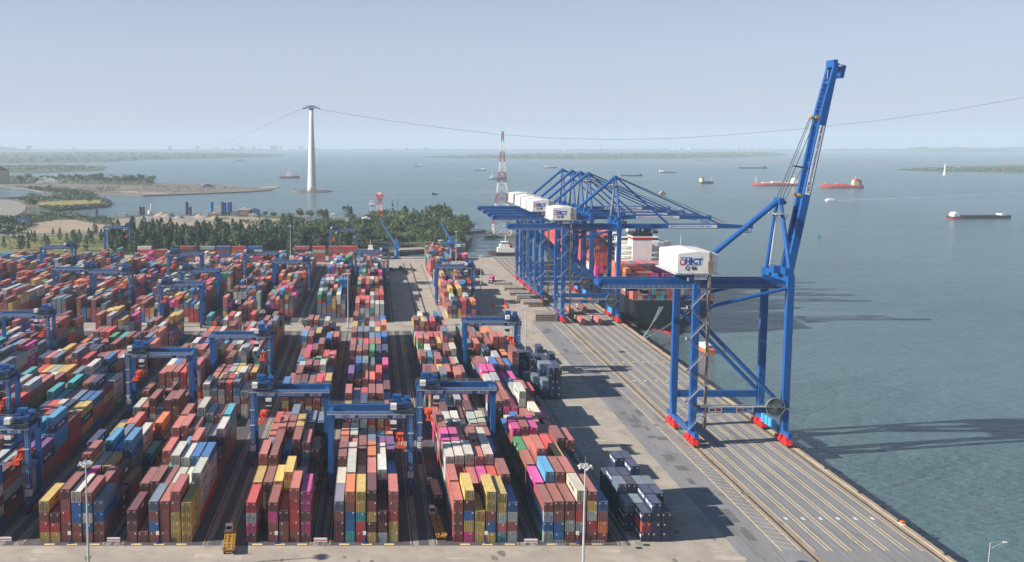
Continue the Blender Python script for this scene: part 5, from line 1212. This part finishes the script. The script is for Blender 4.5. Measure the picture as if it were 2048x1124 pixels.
def conifer_meshes(seed):
    r = random.Random(seed); h = r.uniform(13, 17); rad = r.uniform(2.7, 3.7)
    tr = MB().tube((0, 0, 0), (0, 0, h * .92), .28, .05, n=6)
    for k in range(7): a = r.uniform(0, 6.3); z = h * (.18 + .1 * k); q = rad * (1 - z / h) * .9; tr.tube((0, 0, z), (q * math.cos(a), q * math.sin(a), z + .5), .09, .03, n=4)
    cr = MB()
    for k in range(430):
        t = r.random() ** .8; z = h * (.10 + .90 * t); q = rad * (1 - t) ** .55 * min(1, .5 + 2.2 * t) * (.45 + .6 * r.random()) * (1 + .25 * math.sin(9 * t + seed)); a = r.uniform(0, 6.3)
        card(cr, (q * math.cos(a), q * math.sin(a), z), r.uniform(.45, 1.0) * (1.1 - .4 * t), r)
    return tr.mesh("trunk", 'bark'), cr.mesh("crown", 'needle')
def broad_meshes(seed):
    r = random.Random(seed); h = r.uniform(10, 14); tr = MB().tube((0, 0, 0), (.3, 0, h * .55), .4, .22, n=6); cr = MB()
    L_ = [(r.uniform(-3.2, 3.2), r.uniform(-3.2, 3.2), h * r.uniform(.48, .82), r.uniform(1.9, 3.2)) for _ in range(8)] + [(0, 0, h * .75, 3.0)]
    for x, y, z, q in L_:
        tr.tube((.3, 0, h * .45), (x, y, z), .14, .05, n=4)
        for k in range(55):
            d = Vector((r.gauss(0, 1), r.gauss(0, 1), r.gauss(.25, 1))).normalized() * q * r.uniform(.7, 1.08); card(cr, (x + d.x, y + d.y, z + d.z * .8), r.uniform(.45, .95), r)
    return tr.mesh("trunk", 'bark'), cr.mesh("crown", 'broadleaf')
CON = [conifer_meshes(i) for i in range(6)]; BRO = [broad_meshes(20 + i) for i in range(6)]
def tree(kind, x, y, z, s, label, group, r):
    tm, cm = r.choice(CON if kind == 'c' else BRO); t = thing("conifer_tree" if kind == 'c' else "broadleaf_tree", label, "tree", (x, y, z), r.uniform(0, 6.3), group); t.scale = (s * r.uniform(.9, 1.1), s * r.uniform(.9, 1.1), s)
    link("trunk", tm, t); link("crown", cm, t); return t
rt = random.Random(31)
for px, py, s in ((8, 497, .8), (15, 474, .8), (40, 501, 1.15), (46, 496, 1.0), (57, 499, .75), (57, 482, .8), (70, 487, 1.0), (64, 484, .9), (90, 485, .7), (96, 497, .9), (120, 481, .9), (134, 494, .85), (149, 492, 1.05), (159, 486, 1.05), (153, 501, 1.0), (145, 483, .9), (172, 502, .9), (178, 481, 1.0), (189, 469, .8), (193, 468, .8), (203, 483, 1.0), (212, 480, 1.0), (183, 484, .9), (106, 470, .6), (194, 437, .8), (28, 480, .7)):
    x, y = G(px, py, -1.1); tree('c', x, y, -1.2, s, "dark conical tree standing loose on the meadow behind the yard's left part", "conifers on the meadow", rt)
for i in range(255):
    px = rt.uniform(222, 600); f = rt.random(); py = 483 + 29 * f + (rt.gauss(0, 1.5)); py = min(py, 513)
    if 265 > px > 240 and py > 505: continue
    x, y = G(px, py, -1.1)
    if rt.random() < .82: tree('c', x, y, -1.2, rt.uniform(1.1, 1.75), "dense dark conical tree in the long belt behind the container yard", "conifers of the long belt", rt)
    else: tree('b', x, y, -1.2, rt.uniform(1.0, 1.4), "bushy green tree mixed into the long conifer belt", "bushy trees in the conifer belt", rt)
n = 0
while n < 250:
    px = rt.uniform(560, 938); f = rt.random(); top = 446 if px < 640 else (440 if px < 900 else 455)
    py = top + (499 - top) * f
    if px > 900 and py > 492 or px > 925 and (py > 482): continue
    if px < 640 and py < 470 and rt.random() < .72: continue
    if 640 < px < 760 and py < 462 and rt.random() < .55: continue
    if px > 790 and py > 498: continue
    n += 1
    x, y = G(px, py, -1.1); k = 'c' if rt.random() < (.35 if px < 700 else .22) else 'b'
    tree(k, x, y, -1.2, rt.uniform(.95, 1.45) * (1.2 if 800 < px < 910 and py < 470 else 1), "tall slim tree rising among the round crowns of the wood by the basin" if k == 'c' else "round crowned tree of the wood behind the harbour basin", "slim trees of the basin wood" if k == 'c' else "round trees of the basin wood", rt)
for px, py, s in ((98, 384, 1.4), (108, 404, 1.0), (62, 382, .9), (72, 383, 1.0), (178, 408, .9), (130, 396, 1.0), (140, 396, .9), (155, 394, 1.0), (60, 420, 1.6), (68, 414, 1.3), (10, 451, 1.3), (25, 455, 1.4), (640, 445, 1.4), (575, 448, 1.3), (600, 440, 1.3), (620, 441, 1.2), (548, 437, .9), (530, 437, .8), (520, 440, .7)):
    x, y = G(px, py, -1.1); tree('b', x, y, -1.3, s, "lone round tree standing beyond the conifer belt near the inlet", "lone trees near the inlet", rt)
for px in range(186, 306, 4):
    x, y = G(px + rt.uniform(-2, 2), 370 - rt.random() * 7 + (2 if px > 290 else 0), -2.2); tree('b', x, y, -2.4, rt.uniform(1.2, 2.2), "dark leafy tree in the grove at the spit's root", "grove trees on the far spit", rt)
for px in list(range(40, 190, 7)):
    x, y = G(px + rt.uniform(-3, 3), 369 - rt.random() * 11, -2.2); tree('b', x, y, -2.4, rt.uniform(.9, 1.7), "leafy tree among the houses on the far spit", "village trees on the far spit", rt)
# low scrub and mangrove, beyond counting
def point_in(poly, x, y):
    c = False; j = len(poly) - 1
    for i in range(len(poly)):
        if (poly[i][1] > y) != (poly[j][1] > y) and x < (poly[j][0] - poly[i][0]) * (y - poly[i][1]) / (poly[j][1] - poly[i][1]) + poly[i][0]: c = not c
        j = i
    return c
sc_ = MB()
def scatter(px, n, z, hmin, hmax):
    poly = [G(a, b, z) for a, b in px]; xs = [p[0] for p in poly]; ys = [p[1] for p in poly]; k = 0; tries = 0
    while k < n and tries < n * 30:
        tries += 1; x = rt.uniform(min(xs), max(xs)); y = rt.uniform(min(ys), max(ys))
        if not point_in(poly, x, y): continue
        k += 1; h = rt.uniform(hmin, hmax)
        for q in range(7): card(sc_, (x + rt.gauss(0, h * .5), y + rt.gauss(0, h * .5), z + h * rt.uniform(.1, .9)), h * rt.uniform(.4, .7), rt)
scatter([(60, 388), (95, 396), (165, 392), (205, 397), (222, 404), (212, 410), (198, 408), (206, 404), (198, 400), (130, 401), (75, 405), (40, 400)], 420, -1.1, 1.5, 4.5)
scatter([(75, 413), (130, 413), (195, 409), (212, 411), (160, 415), (95, 419)], 240, -1.1, 1.5, 3.5)
scatter([(48, 376), (165, 392), (190, 388), (160, 382), (100, 378)], 420, -1.6, 2, 5)
scatter([(40, 430), (100, 425), (160, 430), (228, 436), (228, 450), (190, 446), (140, 438), (70, 445), (35, 455)], 420, -1.0, 1.2, 3.5)
scatter([(-20, 440), (40, 436), (60, 448), (40, 466), (-20, 467)], 200, -1.0, 2, 6)
scatter([(240, 382), (300, 372), (430, 370), (480, 376), (400, 383), (300, 387)], 260, -2.4, .8, 2.2)
scatter([(0, 372), (150, 376), (240, 372), (230, 384), (160, 385), (60, 376)], 260, -2.3, 1, 3)
scatter([(-60, 366), (150, 366), (300, 369), (300, 362), (150, 356), (0, 352), (-60, 352)], 420, -2.1, 1.5, 5)
scatter([(480, 440), (640, 447), (640, 462), (500, 452)], 240, -.9, 1, 3.5)
scatter([(0, 500), (330, 500), (330, 470), (0, 474)], 160, -1.0, .6, 1.8)
scatter([(-60, 332), (150, 331), (212, 335), (150, 341), (-60, 344)], 500, -3.2, 3, 6)
scatter([(1800, 339), (1930, 335), (2060, 333), (2060, 345), (1900, 342)], 700, -3.0, 3, 8)
scatter([(860, 313), (1050, 309), (1560, 305.5), (1480, 314), (1050, 317)], 900, -3.2, 5, 14)
scatter([(-60, 306), (300, 305), (560, 309.5), (400, 316), (200, 323), (-60, 325)], 900, -3.2, 4, 12)
tag(sc_.build("shrubbery", 'scrub'), "low scrub and mangrove on the shores", None, None, 'stuff')

# ================================================================ BUILDINGS BEYOND THE YARD
WALLS = {'cream': mat('wall_cream', (.55, .45, .30), .85), 'white': mat('wall_white', (.62, .62, .60), .85), 'pink': mat('wall_pink', (.45, .26, .20), .85), 'grey': mat('wall_grey', (.30, .31, .32), .85), 'blue': mat('wall_blue', (.05, .16, .34), .7)}
ROOFS = {'red': mat('roof_red', (.28, .075, .05), .8), 'blue': mat('roof_blue', (.06, .18, .36), .6), 'grey': mat('roof_grey', (.24, .25, .26), .7), 'white': mat('roof_white', (.6, .6, .58), .7), 'dark': mat('roof_dark', (.05, .07, .10), .7)}
def house(px, py, w_, d, h, wall, roof, label, rz=0.0, zb=-1.1, rise=None, cat="house", group=None, name="house"):
    x, y = G(px, py, zb); t = thing(name, label, cat, (x, y, zb), R(rz), group)
    wl = MB().box(-w_ / 2, w_ / 2, 0, d, 0, h).build("wall", WALLS[wall], t)
    rise = w_ * .22 if rise is None else rise; o = .4
    m = MB().loft([[(-w_ / 2 - o, -o, h), (w_ / 2 + o, -o, h), (w_ / 2 + o, -o, h + .15), (0, -o, h + rise), (-w_ / 2 - o, -o, h + .15)], [(-w_ / 2 - o, d + o, h), (w_ / 2 + o, d + o, h), (w_ / 2 + o, d + o, h + .15), (0, d + o, h + rise), (-w_ / 2 - o, d + o, h + .15)]])
    m.build("roof", ROOFS[roof], t)
    nf = max(1, int(h // 3.2))
    for f in range(nf):
        for k in range(max(1, int(w_ // 4))):
            if w_ > 30 and f: continue
            wx = -w_ / 2 + (k + .5) * w_ / max(1, int(w_ // 4)); wi = MB().box(wx - .6, wx + .6, -.08, 0, 1.0 + 3.2 * f, 2.4 + 3.2 * f).build("window", 'glass_dark', wl)
    MB().box(-.5 + w_ * .31, .5 + w_ * .31, -.07, 0, 0, 2.2).build("door", 'dark_steel', wl)
    return t
for a in ((733, 463, 11, 9, 15, 'cream', 'white', "tall cream gabled house in the wood, below the violet roof"), (737, 449, 12, 9, 8, 'pink', 'red', "ochre house with flat red top in the wood, beside the red tower"), (699, 446, 10, 9, 6, 'white', 'white', "small bright white house in the wood, left of the violet roof"), (729, 447, 9, 8, 7, 'white', 'blue', "white house under a violet-blue roof in the wood"), (744, 436, 12, 10, 8, 'white', 'blue', "white two-storey house behind the red tower"),
          (620, 455, 12, 10, 6, 'white', 'grey', "white shed with grey roof, left one of the row by the sandy ground"), (630, 452, 13, 10, 6, 'grey', 'blue', "grey shed with blue roof in the row by the sandy ground"), (638, 459, 16, 12, 5, 'pink', 'red', "low red roofed shed at the edge of the wood's left part"), (600, 452, 10, 8, 5, 'cream', 'grey', "cream hut left of the white shed by the sandy ground"), (668, 437, 9, 8, 5, 'white', 'white', "white hut at the wood's shore, farthest back"), (646, 453, 10, 8, 4, 'pink', 'red', "small rust roofed hut right of the blue roofed shed"), (575, 462, 8, 8, 4, 'grey', 'dark', "dark roofed hut at the sandy ground's edge"), (606, 461, 14, 8, 4, 'white', 'white', "long white hut before the sandy ground's sheds")):
    house(*a)
h_ = house(744, 424, 7, 7, 16, 'white', 'white', "slim white tower house with a wide top above the wood", rise=1); MB().box(-5, 5, -1.5, 8.5, 11, 12.2).build("balcony", WALLS['white'], h_)
house(2, 367, 48, 60, 34, 'cream', 'dark', "big cream hall with dark gable roof at the frame's left edge", rz=50, zb=-2.2, cat="hall", name="warehouse")
for a in ((70, 359, 30, 12, 5, 'white', 'white', "long white shed on the far spit, leftmost"), (92, 360, 30, 12, 4, 'white', 'white', "second long white shed on the far spit"), (110, 357, 40, 14, 6, 'cream', 'cream' if False else 'white', "cream topped shed on the far spit"), (100, 366, 46, 12, 4, 'white', 'white', "low white shed nearest the spit's road"), (136, 357, 26, 12, 6, 'pink', 'red', "red roofed house on the far spit, left one"), (157, 359, 34, 14, 7, 'pink', 'red', "red roofed long house in the middle of the far spit"), (170, 358, 24, 12, 6, 'pink', 'red', "red roofed house right of the long one on the spit"), (221, 359, 12, 10, 13, 'white', 'red', "white narrow house standing above the grove on the spit"), (200, 360, 20, 10, 6, 'white', 'grey', "white house with grey roof left of the spit's grove"), (247, 358, 10, 10, 12, 'pink', 'red', "red topped house rising behind the spit's grove"), (80, 367, 22, 10, 4, 'white', 'white', "small white shed left of the low one on the spit"),
          (404, 374.5, 14, 10, 6, 'white', 'white', "white hut on the bare end of the spit"), (397, 376, 8, 8, 5, 'white', 'grey', "smaller white hut on the bare end of the spit"), (415, 375, 26, 10, 3, 'grey', 'dark', "low dark shed on the bare end of the spit"), (35, 452, 22, 14, 6, 'grey', 'blue', "blue roofed shed beside the coast road"), (22, 453, 12, 10, 5, 'white', 'grey', "small pale hut beside the coast road")):
    house(*a, zb=-2.2 if a[1] < 400 else -1.1)
def silo(px, py, r, h, m, label, legs=True):
    x, y = G(px, py, -.9); t = thing("silo", label, "silo", (x, y, -.9)); z0 = h * .25
    MB().lathe([(r * .3, z0 * .3), (r, z0), (r, h * .93), (r * .3, h)], n=14).build("tank", m, t)
    for a in range(4): MB().bar((r * .85 * math.cos(a * 1.57 + .8), r * .85 * math.sin(a * 1.57 + .8), 0), (r * .85 * math.cos(a * 1.57 + .8), r * .85 * math.sin(a * 1.57 + .8), z0 + 1), .5).build("leg", 'dark_steel', t)
for px, r, h, m, lb in ((374, 2.5, 20, 'dark_steel', "tall dark silo, leftmost of the batching plants"), (381, 2.0, 13, 'machine_blue', "shorter dark silo beside the leftmost tall one"), (423, 3.2, 20, 'light_blue_dark', "single bright blue silo in the middle of the plants"), (445, 2.4, 20, 'machine_blue', "left dark silo of the plant's right cluster"), (450, 2.4, 19, 'machine_blue', "second dark silo of the plant's right cluster"), (456, 2.6, 19, 'light_blue_dark', "blue silo in the plant's right cluster"), (461, 2.4, 20, 'machine_blue', "right dark silo of the plant's right cluster"), (281, 2.0, 13, 'dark_steel', "dark silo of the old plant by the chimney"), (287, 2.2, 13, 'dark_steel', "second dark silo of the old plant by the chimney"), (299, 2.2, 8, 'white_paint', "short white tank beside the chimney")):
    silo(px, 431, r, h, m, lb)
x, y = G(302, 430, -.9); t = thing("chimney", "slim white chimney of the old plant on the shore", "chimney", (x, y, -.9)); MB().lathe([(.9, 0), (.7, 17)], n=10).build("stack", 'white_paint', t); MB().box(-1.5, 1.5, -1.5, 1.5, 0, 2).build("base", 'concrete', t)
for px, py, w_, h, wl, rf, lb in ((434, 428, 16, 9, 'white', 'white', "white roofed shed between the blue silo and right cluster"), (490, 430, 22, 7, 'pink', 'white', "white roofed open shed right of the plant"), (509, 430, 14, 7, 'blue', 'blue', "bright blue shed right of the white roofed one"), (413, 430, 10, 5, 'white', 'white', "small white hut left of the blue silo"), (246, 433, 10, 4, 'white', 'white', "white hut at the shore left of the old plant"), (341, 430, 6, 4, 'white', 'white', "small white cabin between the two plants"), (428, 432, 10, 4, 'pink', 'white', "low pinkish hut before the batching plant"), (505, 434, 10, 3, 'white', 'white', "low white hut before the blue shed"), (469, 432, 12, 4, 'grey', 'grey', "grey hut before the right silo cluster")):
    house(px, py, w_, 8, h, wl, rf, lb, cat="shed", name="shed")
for (a, b, lb) in (((388, 431), (396, 424), "dark slanting conveyor by the leftmost silos"), ((478, 431), (452, 416), "pale slanting conveyor rising to the right silo cluster")):
    x0, y0 = G(a[0], a[1], -.9); x1 = at_depth(b[0], b[1], y0); o = MB().bar((x0, y0, 0), x1, 1.6, 1.6).bar(((x0 + x1[0]) / 2, y0, -1), ((x0 + x1[0]) / 2, y0, x1[2] / 2), .6).build("conveyor", 'galvanised'); tag(o, lb, "conveyor")
for i, (px, py, r, h) in enumerate(((325, 432, 13, 6), (336, 433, 10, 5), (400, 434, 10, 4.5), (410, 436, 13, 4), (432, 438, 14, 4), (358, 436, 8, 4), (445, 437, 10, 3.5))):
    x, y = G(px, py, -.9); o = MB().lathe([(r, 0), (r * .62, h * .5), (r * .2, h * .93), (.1, h)], n=14).build("gravel_heap", 'road_grey' if i % 2 else 'sand', None, (x, y, -.95)); tag(o, "cone of gravel or sand heaped in the plant's yard", "gravel heap", "heaps in the batching plant's yard")
# hazy town on the far shore: tall and low blocks
rt2 = random.Random(77)
for i in range(60):
    px = rt2.choice((rt2.uniform(380, 620), rt2.uniform(0, 700), rt2.uniform(760, 860), rt2.uniform(1100, 2048))); 
    x, y = G(px, 300, -3.4); y += rt2.uniform(-200, 500); x = (px - CAM_PX) / CAM_F * y
    w_ = rt2.uniform(25, 90); h = rt2.choice((18, 25, 35, 30, 60 if px < 700 else 30)); t = thing("far_building", "pale block in the hazy skyline along the far shore", "building", (x, y, -3.4), rt2.uniform(-.4, .4), "buildings on the far shore")
    MB().box(-w_ / 2, w_ / 2, -12, 12, 0, h).box(-w_ * .3, w_ * .2, -8, 8, h, h + 5).build("wall", WALLS[rt2.choice(('white', 'white', 'cream', 'grey'))], t)
